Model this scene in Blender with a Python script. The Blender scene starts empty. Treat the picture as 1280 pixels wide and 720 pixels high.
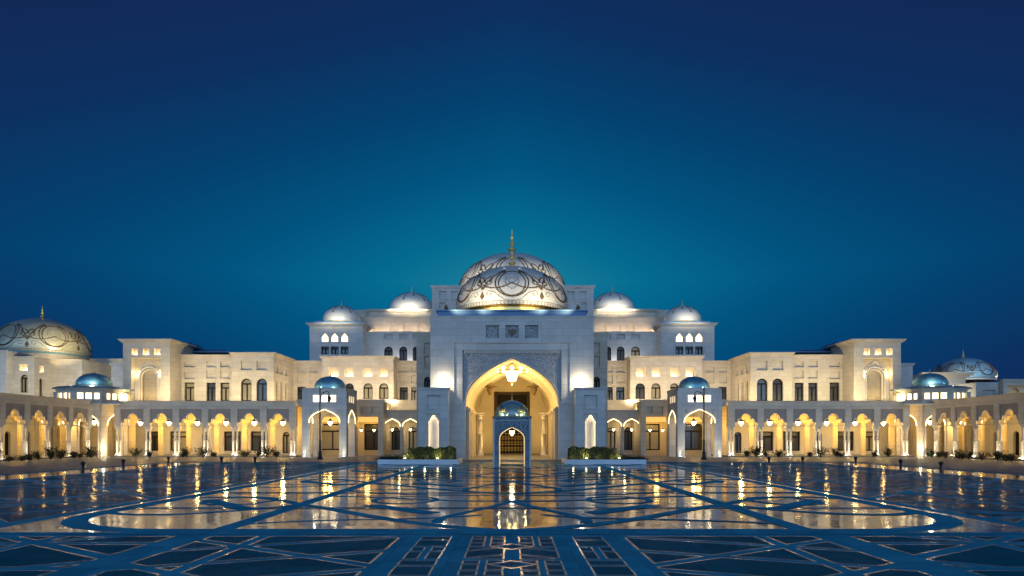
import bpy, math, random
from mathutils import Vector
from mathutils.geometry import tessellate_polygon
random.seed(7)
R = math.radians
# ------------------------------------------------------------------ camera
FPX, HZ, CH = 855.0, 547.0, 3.05            # focal length in photo pixels, horizon row, eye height
scene = bpy.context.scene
C = scene.collection
cam_d = bpy.data.cameras.new('camera'); cam = bpy.data.objects.new('camera', cam_d); C.objects.link(cam)
cam.location = (0, 0, CH); cam.rotation_euler = (R(90), 0, 0)
cam_d.sensor_width = 36; cam_d.lens = 36 * FPX / 1280
cam_d.shift_y = (HZ - 360) / 1280
cam_d.clip_end = 3000; cam_d.clip_start = .1
scene.camera = cam
# ------------------------------------------------------------------ sky (dusk)
w = bpy.data.worlds.new('World'); scene.world = w; w.use_nodes = True
nt = w.node_tree; N = nt.nodes; L = nt.links
for n in list(N): N.remove(n)
def wn(t, **k):
    n = N.new(t)
    for a, b in k.items(): setattr(n, a, b)
    return n
def wmath(op, a, b=None, clamp=False):
    n = wn('ShaderNodeMath', operation=op, use_clamp=clamp)
    for i, v in enumerate((a, b)):
        if v is None: continue
        if isinstance(v, (int, float)): n.inputs[i].default_value = v
        else: L.new(v, n.inputs[i])
    return n.outputs[0]
tc = wn('ShaderNodeTexCoord'); sep = wn('ShaderNodeSeparateXYZ'); L.new(tc.outputs['Generated'], sep.inputs[0])
sx, sy, sz = sep.outputs
dx = wmath('MULTIPLY', sx, .45); dz = wmath('MULTIPLY', wmath('SUBTRACT', sz, .22), 1.12)
d = wmath('SQRT', wmath('ADD', wmath('ADD', wmath('MULTIPLY', dx, dx), wmath('MULTIPLY', dz, dz)), wmath('MULTIPLY', wmath('ABSOLUTE', wmath('MULTIPLY', dx, dz)), .9)))
ramp = wn('ShaderNodeValToRGB'); L.new(d, ramp.inputs[0])
cr = ramp.color_ramp
def srgb(r, g, b): return tuple(((c/255)/12.92 if c/255 <= .04045 else ((c/255+.055)/1.055)**2.4) for c in (r, g, b)) + (1,)
st = [(0, srgb(28, 128, 154)), (.08, srgb(5, 108, 145)), (.17, srgb(2, 84, 128)), (.26, srgb(4, 65, 111)), (.35, srgb(13, 48, 96)), (.46, srgb(20, 38, 82))]
cr.elements[0].position, cr.elements[0].color = st[0]
cr.elements[1].position, cr.elements[1].color = st[-1]
for p, c in st[1:-1]: e = cr.elements.new(p); e.color = c
# brighter sky added low behind the camera to light the facades
back = wmath('MULTIPLY', sy, -1.0)
bk = wn('ShaderNodeMapRange', interpolation_type='SMOOTHSTEP'); L.new(back, bk.inputs[0]); bk.inputs[1].default_value = .2; bk.inputs[2].default_value = .95
lo = wn('ShaderNodeMapRange', interpolation_type='SMOOTHSTEP'); L.new(sz, lo.inputs[0]); lo.inputs[1].default_value = .95; lo.inputs[2].default_value = .0
fac = wmath('MULTIPLY', bk.outputs[0], lo.outputs[0])
mixc = wn('ShaderNodeMix', data_type='RGBA'); L.new(fac, mixc.inputs[0]); L.new(ramp.outputs[0], mixc.inputs[6]); mixc.inputs[7].default_value = (.68, 1.15, 1.85, 1)
bg = wn('ShaderNodeBackground'); L.new(mixc.outputs[2], bg.inputs[0]); bg.inputs[1].default_value = 1.0
out = wn('ShaderNodeOutputWorld'); L.new(bg.outputs[0], out.inputs[0])
w.cycles.sampling_method = 'MANUAL'; w.cycles.sample_map_resolution = 512
# ------------------------------------------------------------------ exposure and sampling
vs = scene.view_settings; vs.view_transform = 'Standard'; vs.look = 'None'; vs.exposure = 0; vs.gamma = 1; vs.use_curve_mapping = False
scene.render.engine = 'CYCLES'
cy = scene.cycles
cy.use_denoising = True; cy.use_light_tree = True; cy.max_bounces = 6; cy.diffuse_bounces = 3; cy.glossy_bounces = 3
cy.sample_clamp_indirect = 4; cy.caustics_reflective = False; cy.caustics_refractive = False
FLC = (1, .79, .40); PG = (1, .69, .24); WARM = (1, .75, .34); GOLD = (1, .62, .15); CREAM = (1, .87, .59)
# light levels of the lamps, watts
K_LANTERN, K_UP, K_FLOOD, K_PORTAL = 620, 110, .62, 1.0
def lamp(kind, loc, power, col=WARM, aim=None, size=.15, angle=70, blend=.8, sy_=None):
    x = loc[0]*MIR
    ld = bpy.data.lights.new('lamp', kind); ld.energy = power; ld.color = col
    if kind == 'AREA':
        ld.shape = 'RECTANGLE'; ld.size = size; ld.size_y = sy_ or .3
    else: ld.shadow_soft_size = size
    if kind == 'SPOT': ld.spot_size = R(angle); ld.spot_blend = blend
    o = bpy.data.objects.new('lamp_light', ld); C.objects.link(o); o.location = (x, loc[1], loc[2])
    if aim:
        v = Vector((aim[0]*MIR - x, aim[1]-loc[1], aim[2]-loc[2])); o.rotation_euler = v.to_track_quat('-Z', 'Y').to_euler()
    return o
# ------------------------------------------------------------------ materials
def mat(name, col, rough=.6, metal=0, emit=None, es=0, joints=None, var=.12, bump=.0, bscale=8, spec=.5, carve=None):
    m = bpy.data.materials.new(name); m.use_nodes = True
    t = m.node_tree; n = t.nodes; l = t.links; b = n['Principled BSDF']
    b.inputs['Base Color'].default_value = (*col, 1); b.inputs['Roughness'].default_value = rough
    b.inputs['Metallic'].default_value = metal; b.inputs['Specular IOR Level'].default_value = spec
    if emit: b.inputs['Emission Color'].default_value = (*emit, 1); b.inputs['Emission Strength'].default_value = es
    geo = n.new('ShaderNodeNewGeometry')
    col_out = None
    if var:
        no = n.new('ShaderNodeTexNoise'); no.inputs['Scale'].default_value = .55; no.inputs['Detail'].default_value = 6; l.new(geo.outputs['Position'], no.inputs['Vector'])
        mr = n.new('ShaderNodeMapRange'); l.new(no.outputs[0], mr.inputs[0]); mr.inputs[1].default_value = .3; mr.inputs[2].default_value = .7
        mr.inputs[3].default_value = 1-var; mr.inputs[4].default_value = 1+var
        mx = n.new('ShaderNodeMix'); mx.data_type = 'RGBA'; mx.blend_type = 'MULTIPLY'; mx.inputs[0].default_value = 1
        mx.inputs[6].default_value = (*col, 1); l.new(mr.outputs[0], mx.inputs[7]); col_out = mx.outputs[2]
    if joints:
        sp = n.new('ShaderNodeSeparateXYZ'); l.new(geo.outputs['Position'], sp.inputs[0])
        ad = n.new('ShaderNodeMath'); ad.operation = 'ADD'; l.new(sp.outputs[0], ad.inputs[0]); l.new(sp.outputs[1], ad.inputs[1])
        cb = n.new('ShaderNodeCombineXYZ'); l.new(ad.outputs[0], cb.inputs[0]); l.new(sp.outputs[2], cb.inputs[1])
        br = n.new('ShaderNodeTexBrick'); l.new(cb.outputs[0], br.inputs['Vector'])
        br.inputs['Scale'].default_value = 1; br.inputs['Brick Width'].default_value = joints[0]; br.inputs['Row Height'].default_value = joints[1]
        br.inputs['Mortar Size'].default_value = .02; br.inputs['Color1'].default_value = (1, 1, 1, 1); br.inputs['Color2'].default_value = (.88, .87, .85, 1); br.inputs['Mortar'].default_value = (.68, .66, .63, 1)
        mx2 = n.new('ShaderNodeMix'); mx2.data_type = 'RGBA'; mx2.blend_type = 'MULTIPLY'; mx2.inputs[0].default_value = 1
        if col_out: l.new(col_out, mx2.inputs[6])
        else: mx2.inputs[6].default_value = (*col, 1)
        l.new(br.outputs[0], mx2.inputs[7]); col_out = mx2.outputs[2]
    if col_out: l.new(col_out, b.inputs['Base Color'])
    if bump or carve:
        bp = n.new('ShaderNodeBump')
        if carve:
            v = n.new('ShaderNodeTexVoronoi'); v.feature = 'DISTANCE_TO_EDGE'; v.inputs['Scale'].default_value = carve; l.new(geo.outputs['Position'], v.inputs['Vector'])
            m2 = n.new('ShaderNodeMapRange'); l.new(v.outputs[0], m2.inputs[0]); m2.inputs[2].default_value = .12
            m3 = n.new('ShaderNodeMapRange'); l.new(v.outputs[0], m3.inputs[0]); m3.inputs[2].default_value = .16; m3.inputs[3].default_value = .80; m3.inputs[4].default_value = 1.08  # grooves darkened in the colour, standing in for shade in the carving
            mc = n.new('ShaderNodeMix'); mc.data_type = 'RGBA'; mc.blend_type = 'MULTIPLY'; mc.inputs[0].default_value = 1
            l.new(col_out, mc.inputs[6]); l.new(m3.outputs[0], mc.inputs[7]); l.new(mc.outputs[2], b.inputs['Base Color'])
            l.new(m2.outputs[0], bp.inputs['Height']); bp.inputs['Strength'].default_value = .9; bp.inputs['Distance'].default_value = .12
        else:
            no = n.new('ShaderNodeTexNoise'); no.inputs['Scale'].default_value = bscale; no.inputs['Detail'].default_value = 4; l.new(geo.outputs['Position'], no.inputs['Vector'])
            l.new(no.outputs[0], bp.inputs['Height']); bp.inputs['Strength'].default_value = bump; bp.inputs['Distance'].default_value = .05
        l.new(bp.outputs[0], b.inputs['Normal'])
    return m
def floor_mat(name, col, rough, tile, tilt, ripple, spec=.5, var=.12, metal=0, gloss=None, rvar=0):
    m = mat(name, col, rough, var=var, spec=spec, metal=metal)
    t = m.node_tree; n = t.nodes; l = t.links; b = n['Principled BSDF']
    geo = n.new('ShaderNodeNewGeometry')
    # slab joints and slab-to-slab tone
    br = n.new('ShaderNodeTexBrick'); l.new(geo.outputs['Position'], br.inputs['Vector']); br.offset = 0
    br.inputs['Scale'].default_value = 1; br.inputs['Brick Width'].default_value = tile; br.inputs['Row Height'].default_value = tile
    br.inputs['Mortar Size'].default_value = .006; br.inputs['Color1'].default_value = (1.08, 1.08, 1.08, 1); br.inputs['Color2'].default_value = (.80, .81, .83, 1); br.inputs['Mortar'].default_value = (.45, .45, .45, 1)
    src = b.inputs['Base Color'].links[0].from_socket
    mj = n.new('ShaderNodeMix'); mj.data_type = 'RGBA'; mj.blend_type = 'MULTIPLY'; mj.inputs[0].default_value = 1
    l.new(src, mj.inputs[6]); l.new(br.outputs[0], mj.inputs[7]); l.new(mj.outputs[2], b.inputs['Base Color'])
    # worn and freshly polished patches
    nr = n.new('ShaderNodeTexNoise'); nr.inputs['Scale'].default_value = .35; nr.inputs['Detail'].default_value = 7; nr.inputs['Roughness'].default_value = .65; l.new(geo.outputs['Position'], nr.inputs['Vector'])
    if rvar:
        rr = n.new('ShaderNodeMapRange'); l.new(nr.outputs[0], rr.inputs[0]); rr.inputs[1].default_value = .35; rr.inputs[2].default_value = .7
        rr.inputs[3].default_value = rough; rr.inputs[4].default_value = rough+rvar; l.new(rr.outputs[0], b.inputs['Roughness'])
    vo = n.new('ShaderNodeTexVoronoi'); vo.distance = 'CHEBYCHEV'; vo.inputs['Scale'].default_value = 1/tile; vo.inputs['Randomness'].default_value = 0
    l.new(geo.outputs['Position'], vo.inputs['Vector'])
    no = n.new('ShaderNodeTexNoise'); no.inputs['Scale'].default_value = 1.7; no.inputs['Detail'].default_value = 3; l.new(geo.outputs['Position'], no.inputs['Vector'])
    def centred(sock, k):
        a = n.new('ShaderNodeVectorMath'); a.operation = 'SUBTRACT'; l.new(sock, a.inputs[0]); a.inputs[1].default_value = (.5, .5, .5)
        c = n.new('ShaderNodeVectorMath'); c.operation = 'MULTIPLY'; l.new(a.outputs[0], c.inputs[0]); c.inputs[1].default_value = (k, k, 0); return c.outputs[0]
    a1 = n.new('ShaderNodeVectorMath'); a1.operation = 'ADD'; l.new(centred(vo.outputs['Color'], tilt), a1.inputs[0]); l.new(centred(no.outputs['Color'], ripple), a1.inputs[1])
    a2 = n.new('ShaderNodeVectorMath'); a2.operation = 'ADD'; l.new(a1.outputs[0], a2.inputs[0]); l.new(geo.outputs['Normal'], a2.inputs[1])
    a3 = n.new('ShaderNodeVectorMath'); a3.operation = 'NORMALIZE'; l.new(a2.outputs[0], a3.inputs[0]); l.new(a3.outputs[0], b.inputs['Normal'])
    if gloss:
        gl = n.new('ShaderNodeBsdfGlossy'); gl.inputs['Roughness'].default_value = rough; l.new(a3.outputs[0], gl.inputs['Normal'])
        g_r = n.new('ShaderNodeMapRange'); l.new(nr.outputs[0], g_r.inputs[0]); g_r.inputs[1].default_value = .3; g_r.inputs[2].default_value = .7; g_r.inputs[3].default_value = gloss*1.6; g_r.inputs[4].default_value = gloss*.4
        ms = n.new('ShaderNodeMixShader'); l.new(g_r.outputs[0], ms.inputs[0]); l.new(b.outputs[0], ms.inputs[1]); l.new(gl.outputs[0], ms.inputs[2])
        l.new(ms.outputs[0], n['Material Output'].inputs['Surface'])
    return m
M = dict(
    stone=mat('limestone', (.61, .54, .44), .7, joints=(1.6, .8), var=.08, bump=.15),
    stone_plain=mat('limestone_smooth', (.62, .57, .50), .65, var=.08, bump=.1),
    portal=mat('portal_limestone', (.60, .58, .55), .6, joints=(1.8, .9), var=.07, bump=.12),
    pier=mat('golden_pier_stone', (.68, .52, .27), .7, joints=(1.2, .6), var=.08),
    mosaic=mat('blue_mosaic', (.24, .32, .38), .5, var=.1, carve=5),
    domep=mat('patterned_blue_dome', (.24, .42, .52), .35, metal=.1, var=.1, bump=.1),
    carved=mat('carved_limestone', (.50, .51, .52), .6, var=.08, carve=4.6),
    soffit=mat('warm_plaster', (.60, .50, .34), .75, var=.06),
    panel=mat('grey_spandrel_stone', (.29, .25, .22), .7, var=.08, bump=.2),
    domeh=mat('gilded_dome_tile', (.50, .49, .37), .3, metal=.3, var=.08, bump=.1),
    dome=mat('white_dome_tile', (.62, .60, .55), .32, var=.06, bump=.1),
    domem=mat('silver_dome_metal', (.76, .75, .70), .38, metal=.1, var=.06, bump=.1),
    domeb=mat('blue_dome_metal', (.16, .40, .52), .32, metal=.45, var=.12, bump=.15),
    gold=mat('gold', (.80, .55, .18), .28, metal=1, var=.1),
    fin=mat('gilded_finial', (.85, .60, .20), .4, metal=.35, var=.08),
    fil=mat('bronze_inlay', (.14, .09, .045), .45, metal=.2, var=.1),
    filp=mat('pale_inlay', (.34, .30, .26), .5, var=.1),
    roof=mat('blue_roof_sheet', (.10, .20, .34), .45, metal=.3, var=.12),
    frame=mat('dark_bronze_frame', (.012, .010, .009), .7, var=.1, spec=.15),
    glass=mat('window_glass', (.035, .04, .045), .12, var=.15, spec=.9),
    curtain=mat('grey_curtained_glass', (.032, .032, .032), .3, var=.2, spec=.4),
    lattice=mat('stone_lattice', (.42, .36, .28), .7, var=.1),
    wood=mat('dark_carved_door', (.035, .016, .008), .5, var=.2, bump=.3, spec=.2),
    iron=mat('black_iron', (.018, .018, .02), .4, metal=.4, var=.1),
    soil=mat('dark_soil', (.03, .025, .02), .9, var=.3),
    leaf=mat('hedge_leaf', (.085, .10, .028), .55, var=.35),
    leafd=mat('dark_shrub_leaf', (.018, .03, .014), .6, var=.35),
    planter=mat('white_planter_render', (.72, .76, .80), .55, var=.06),
    brown=mat('brown_granite_mat', (.11, .06, .04), .4, var=.15),
    led=mat('warm_light_strip', (1, .8, .5), .5, emit=(1, .74, .36), es=5, var=0),
    leds=mat('soft_light_strip', (1, .8, .5), .5, emit=(1, .70, .30), es=1.6, var=0),
    dim=mat('dimly_lit_window_glass', (.2, .17, .10), .4, emit=(1, .72, .34), es=.07, var=.2),
    lintel_glow=mat('lintel_painted_glow', (1, .7, .3), .5, emit=(1, .55, .12), es=.85, var=0),  # emission stands in for lamplight on the lintel band
    ledn=mat('niche_light_strip', (1, .8, .5), .5, emit=(1, .82, .52), es=14, var=0),
    lit=mat('lit_window_glass', (1, .8, .5), .5, emit=(1, .76, .42), es=3.2, var=0),
    nlit=mat('niche_lamp_glass', (1, .8, .5), .5, emit=(1, .74, .38), es=30, var=0),
    bulb=mat('lantern_glass', (1, .8, .5), .5, emit=(1, .78, .46), es=7, var=0),
    ulens=mat('uplight_lens', (1, .9, .7), .5, emit=(1, .86, .62), es=14, var=0),
    cryst=mat('chandelier_glass', (1, .9, .7), .4, emit=(1, .82, .52), es=2.6, var=0),
    band=floor_mat('sky_tinted_stone', (.05, .42, .56), .6, .8, .010, .01, spec=.0, gloss=.025),  # light grey stone with the blue of the sky light mixed into its colour
    dark=floor_mat('dark_granite', (.015, .19, .25), .08, .9, .035, .035, spec=0, gloss=.075),
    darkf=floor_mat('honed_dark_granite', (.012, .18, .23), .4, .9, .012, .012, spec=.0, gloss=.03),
    line=floor_mat('cream_marble_line', (.66, .54, .32), .18, .7, .05, .03, spec=.35),
    polish=floor_mat('polished_beige_granite', (.17, .16, .18), .055, .75, .015, .010, spec=.20, var=.16, rvar=.08),
    pave=floor_mat('grey_paving', (.19, .19, .20), .5, .6, .012, .01, spec=.12, var=.14),
    earth=mat('dark_open_ground', (.05, .05, .045), .9, var=.2),
)
# ------------------------------------------------------------------ mesh helpers
MIR = 1
def wloc(o):
    v = Vector((0, 0, 0))
    while o is not None: v += o.location; o = o.parent
    return v
class MB:
    def __init__(s): s.v = []; s.f = []; s.sm = []
    def add(s, vs, fs, smooth=False):
        n = len(s.v); s.v += [tuple(p) for p in vs]
        s.f += [tuple(i+n for i in f) for f in fs]; s.sm += [smooth]*len(fs); return s
    def box(s, x0, x1, y0, y1, z0, z1):
        return s.add([(x0,y0,z0),(x1,y0,z0),(x1,y1,z0),(x0,y1,z0),(x0,y0,z1),(x1,y0,z1),(x1,y1,z1),(x0,y1,z1)],
                     [(0,3,2,1),(4,5,6,7),(0,1,5,4),(1,2,6,5),(2,3,7,6),(3,0,4,7)])
    def fbox(s, fr, u0, u1, w0, w1, v0, v1):
        P = [(u0,v0,w0),(u1,v0,w0),(u1,v0,w1),(u0,v0,w1),(u0,v1,w0),(u1,v1,w0),(u1,v1,w1),(u0,v1,w1)]
        return s.add([fr(*p) for p in P], [(0,3,2,1),(4,5,6,7),(0,1,5,4),(1,2,6,5),(2,3,7,6),(3,0,4,7)])
    def lathe(s, prof, c=(0,0,0), n=24, smooth=True, sx=1, cap=True):
        vs = []; fs = []
        for r, z in prof:
            for k in range(n):
                a = 2*math.pi*(k+.5)/n; vs.append((c[0]+r*math.cos(a)*sx, c[1]+r*math.sin(a), c[2]+z))
        for i in range(len(prof)-1):
            for k in range(n):
                k2 = (k+1) % n; fs.append((i*n+k, i*n+k2, (i+1)*n+k2, (i+1)*n+k))
        s.add(vs, fs, smooth)
        if cap: s.add([vs[k] for k in range(n)], [tuple(range(n))[::-1]]); s.add([vs[-n+k] for k in range(n)], [tuple(range(n))])
        return s
    def tube(s, pts, r, n=6, closed=False, smooth=True):
        pts = [Vector(p) for p in pts]; vs = []; m = len(pts)
        for i, p in enumerate(pts):
            a = pts[(i-1) % m] if (closed or i > 0) else p; b = pts[(i+1) % m] if (closed or i < m-1) else p
            t = (b-a).normalized(); up = Vector((0,0,1)) if abs(t.z) < .9 else Vector((0,1,0))
            x = t.cross(up).normalized(); y = x.cross(t)
            rr = r[i] if isinstance(r, (list, tuple)) else r
            for k in range(n): q = 2*math.pi*k/n; vs.append(p + x*rr*math.cos(q) + y*rr*math.sin(q))
        fs = [(i*n+k, i*n+(k+1) % n, ((i+1) % m)*n+(k+1) % n, ((i+1) % m)*n+k) for i in range(m if closed else m-1) for k in range(n)]
        s.add(vs, fs, smooth)
        if not closed: s.add(vs[:n], [tuple(range(n))[::-1]]); s.add(vs[-n:], [tuple(range(n))])
        return s
    def poly(s, fr, loops, w0, w1, caps=(True, True)):
        """extruded polygon with holes; loops = [outer, hole, ...] in (u, v)"""
        flat = [p for lp in loops for p in lp]
        tris = tessellate_polygon([[Vector((p[0], p[1], 0)) for p in lp] for lp in loops])
        for wv, on in ((w0, caps[0]), (w1, caps[1])):
            if on: s.add([fr(p[0], p[1], wv) for p in flat], [tuple(t) for t in tris])
        for lp in loops:
            n = len(lp)
            s.add([fr(p[0], p[1], w0) for p in lp] + [fr(p[0], p[1], w1) for p in lp], [(i, (i+1) % n, n+(i+1) % n, n+i) for i in range(n)])
        return s
    def build(s, name, m, parent=None, loc=None, nomir=False):
        k = 1 if nomir else MIR
        me = bpy.data.meshes.new(name)
        base = wloc(parent) if parent is not None else Vector((0,0,0))
        if loc is not None: off = Vector(loc); off.x *= k
        else: off = Vector((0,0,0))
        vs = [(p[0]*k - base.x, p[1]-base.y, p[2]-base.z) for p in s.v] if not nomir else [tuple(p) for p in s.v]
        if k < 0: fs = [f[::-1] for f in s.f]
        else: fs = s.f
        me.from_pydata(vs, [], fs); me.update()
        if any(s.sm): me.polygons.foreach_set('use_smooth', s.sm)
        me.materials.append(M[m] if isinstance(m, str) else m)
        o = bpy.data.objects.new(name, me); C.objects.link(o)
        if parent is not None: o.parent = parent
        if loc is not None: o.location = off if nomir else off
        return o
def tag(o, label=None, cat=None, group=None, kind=None):
    if label: o['label'] = label
    if cat: o['category'] = cat
    if group: o['group'] = group
    if kind: o['kind'] = kind
    return o
def thing(name, label, cat, loc, group=None):
    o = bpy.data.objects.new(name, None); C.objects.link(o); o.location = (loc[0]*MIR, loc[1], loc[2]); o.empty_display_size = .3
    return tag(o, label, cat, group)
def copy_tree(o, parent=None, loc=None):
    c = o.copy(); C.objects.link(c); c.parent = parent
    if loc is not None: c.location = loc
    for ch in KIDS.get(o.name, []): k = copy_tree(ch, c)
    return c
KIDS = {}
def index_kids(o):
    KIDS[o.name] = [c for c in bpy.data.objects if c.parent == o]
    for c in KIDS[o.name]: index_kids(c)
    return o
ORD = ['first', 'second', 'third', 'fourth', 'fifth', 'sixth', 'seventh', 'eighth', 'ninth', 'tenth', 'eleventh', 'twelfth', 'thirteenth', 'fourteenth', 'fifteenth', 'sixteenth']
def side(): return 'left' if MIR > 0 else 'right'
def PXx(px, Y): return (px-640)*Y/FPX
def PZz(py, Y): return CH-(py-HZ)*Y/FPX
def frame(o, ang=0):
    """ang 0: wall facing the viewer (-Y), u runs +X, w runs +Y (into the wall)"""
    ca, sa = math.cos(ang), math.sin(ang)
    return lambda u, v, w: (o[0]+u*ca-w*sa, o[1]+u*sa+w*ca, v)
def rect(u0, u1, v0, v1): return [(u0, v0), (u1, v0), (u1, v1), (u0, v1)]
def bez(p0, p1, p2, p3, n):
    return [tuple((1-t)**3*a+3*(1-t)**2*t*b+3*(1-t)*t*t*c+t**3*d_ for a, b, c, d_ in zip(p0, p1, p2, p3)) for t in [i/n for i in range(n+1)]]
def half_arch(kind):
    """right half, from spring (1,0) to apex (0,1)"""
    if kind == 'round': return [(math.cos(a), math.sin(a)) for a in [i*math.pi/2/8 for i in range(9)]]
    if kind == 'ogee': return bez((1, 0), (1.03, .46), (.70, .70), (0, 1), 14)
    if kind == 'multi':
        cusps = [(1, 0), (.74, .33), (.38, .56)]; pts = []
        for (a, b) in zip(cusps[:-1], cusps[1:]):
            for i in range(6):
                t = i/6; x = a[0]+(b[0]-a[0])*t; y = a[1]+(b[1]-a[1])*t; sg = math.sin(math.pi*t)*.17
                nx, ny = (b[1]-a[1]), -(b[0]-a[0]); ln = math.hypot(nx, ny); pts.append((x+nx/ln*sg, y+ny/ln*sg))
        for i in range(7):
            t = i/6; a = -.25+t*(math.pi/2+.25); pts.append((.42*math.cos(a), .62+.38*math.sin(a)*(1)))
        pts[-1] = (0, 1.0); return pts
def arch(cx, wdt, zs, za, kind):
    h = half_arch(kind); hw = wdt/2
    r = [(cx+x*hw, zs+y*(za-zs)) for x, y in h]; l = [(cx-x*hw, zs+y*(za-zs)) for x, y in h[:-1]]
    return l + r[::-1]           # left spring -> apex -> right spring
def arch_hole(cx, wdt, z0, zs, za, kind):
    a = arch(cx, wdt, zs, za, kind)
    return [(cx-wdt/2, z0)] + a + [(cx+wdt/2, z0)] if z0 < zs - 1e-4 else a
def cornice(mb, fr, u0, u1, v, w0=0, h=.5, out_=.35, ends=True):
    for i, (a, b, o) in enumerate(((0, .35, .4), (.35, .7, .7), (.7, 1, 1))):
        e = out_*o if ends else 0
        mb.fbox(fr, u0-e, u1+e, w0-out_*o, w0+.05, v+h*a, v+h*b)
# ------------------------------------------------------------------ windows
RW = random.Random(3)
def window(parent, fr, shape, u0, u1, v0, v1, dep=.45, pane='glass', label=None):
    """frame + mullions (part) with its pane (sub-part); shape 'rect' or 'round'"""
    loop = rect(u0, u1, v0, v1) if shape == 'rect' else arch_hole((u0+u1)/2, u1-u0, v0, v1-(u1-u0)/2, v1, 'round')
    b = .13 + .02*(u1-u0); cu = (u0+u1)/2; cv = (v0+v1)/2
    inner = [(cu+(p[0]-cu)*(1-2*b/(u1-u0)), cv+(p[1]-cv)*(1-2*b/(v1-v0))) for p in loop]
    f = MB(); f.poly(fr, [loop, inner], dep-.10, dep+.02)
    top = v1-(u1-u0)/2 if shape == 'round' else v0+(v1-v0)*.72
    f.fbox(fr, u0+b*.5, u1-b*.5, dep-.07, dep+.01, top-.12, top+.12)
    f.fbox(fr, cu-.1, cu+.1, dep-.08, dep+.01, v0+b*.5, top-.05)
    wo = f.build('window', 'frame', parent)
    if pane == 'curtain': pane = RW.choice(('curtain', 'curtain', 'curtain', 'glass', 'dim'))
    p = MB(); p.poly(fr, [loop], dep+.03, dep+.06); p.build('pane', pane, wo)
    return wo
def facade(parent, fr, u0, u1, z0, z1, ops, t=.7, m='stone', name='wall', back=None, corn=True, ch=.5, co=.4):
    """wall slab with openings. op = (kind, u0, u1, v0, v1)"""
    holes = []; mb = MB()
    for k, a, b, c, d_ in ops:
        if k in 'AN': holes.append(arch_hole((a+b)/2, b-a, c, d_-(b-a)/2, d_, 'round'))
        else: holes.append(rect(a, b, c, d_))
    mb.poly(fr, [rect(u0, u1, z0, z1)] + holes, 0, t)
    for k, a, b, c, d_ in ops:
        if k in 'BN': mb.fbox(fr, a-.01, b+.01, .3, .45, c-.01, d_+.01)
        if k == 'L': mb.fbox(fr, a-.01, b+.01, .8, .95, c-.2, d_+.2); mb.fbox(fr, a-.2, a-.003, .69, .82, c-.2, d_+.2); mb.fbox(fr, b+.003, b+.2, .69, .82, c-.2, d_+.2); mb.fbox(fr, a-.2, b+.2, .69, .82, c-.2, c-.003)
    for k, a, b, c, d_ in ops:
        if k in 'BWA': mb.fbox(fr, a-.12, b+.12, -.12, -.001, c-.16, c-.02)
    if back: mb.fbox(fr, u0+.05, u1-.05, t-.02, back, z0, z1-.05)
    if corn: cornice(mb, fr, u0, u1, z1-ch, 0, ch, co)
    wl = mb.build(name, m, parent)
    for k, a, b, c, d_ in ops:
        if k in 'WA': window(parent, fr, 'round' if k == 'A' else 'rect', a, b, c, d_, pane='curtain')
        if k == 'G': window(parent, fr, 'rect', a, b, c, d_, pane='glass')
        if k == 'L':
            q = MB(); q.fbox(fr, a+(b-a)*.22, b-(b-a)*.22, .35, .6, c+.01, c+.16); q.build('niche_lamp', 'nlit', parent)
            q = MB(); q.poly(fr, [rect(a, b, c, d_), rect(a+.1, b-.1, c+.1, d_-.1)], -.05, .1); q.build('niche_surround', 'stone_plain', parent)
        if k == 'Q':
            q = MB(); q.fbox(fr, a+.05, b-.05, .25, .3, c+.05, d_-.05); g = q.build('lit_window', 'lit', parent)
            q = MB(); q.poly(fr, [rect(a, b, c, d_), rect(a+.08, b-.08, c+.08, d_-.08)], .1, .22); q.fbox(fr, a+.05, b-.05, .16, .2, (c+d_)/2-.03, (c+d_)/2+.03); q.poly(fr, [rect(a+.02, b-.02, c+.02, d_-.02), arch_hole((a+b)/2, (b-a)*.82, c+.06, c+(d_-c)*.42, d_-.1, 'multi')], .04, .09); q.build('frame', 'stone_plain', g)
    return wl
def pxops(Y, u_off, ops):
    """openings given by photo pixel measurements at depth Y -> metres"""
    return [(k, PXx(a, Y)-u_off, PXx(b, Y)-u_off, PZz(d_, Y), PZz(c, Y)) for k, a, b, c, d_ in ops]
# ------------------------------------------------------------------ domes
def dome_pt(c, Rr, H, lon, el, off=0, under=12):
    e = R(el); r = (Rr+off)*math.cos(e)
    zz = (H+off)*math.sin(e)
    return (c[0]+r*math.sin(R(lon)), c[1]-r*math.cos(R(lon)), c[2]+zz)
def dome(parent, c, Rr, H, m, n=48, name='dome', a0=-14, band=.06, bandm='gold', tip=.06):
    prof = []
    for i in range(19):
        a = R(a0 + (90-a0)*i/18); r = Rr*math.cos(a); z = H*math.sin(a)
        if i > 14: z += tip*H*((i-14)/4)**2
        prof.append((max(r, .02), z))
    zb = H*math.sin(R(a0))
    cc = (c[0], c[1], c[2]-zb)
    d_ = MB().lathe(prof, cc, n, cap=False).build(name, m, parent)
    rb = Rr*math.cos(R(a0))
    b = MB().lathe([(rb*.93, -.02), (rb*1.02, 0), (rb*1.03, Rr*band*.5), (rb*1.0, Rr*band), (rb*.97, Rr*band*1.02)], c, n, smooth=False, cap=False).build('dome_base_ring', bandm, parent)
    return d_, cc
def finial(parent, c, h, m='fin'):
    k = h; w_ = 1.55
    MB().lathe([(r_*k*w_, z_*k) for r_, z_ in ((.12, 0), (.14, .03), (.05, .07), (.045, .12), (.10, .17), (.11, .21), (.04, .27), (.03, .36), (.075, .41), (.075, .45), (.025, .51), (.022, .60), (.05, .645), (.02, .70), (.004, 1))], c, 12).build('finial', m, parent)
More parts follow.
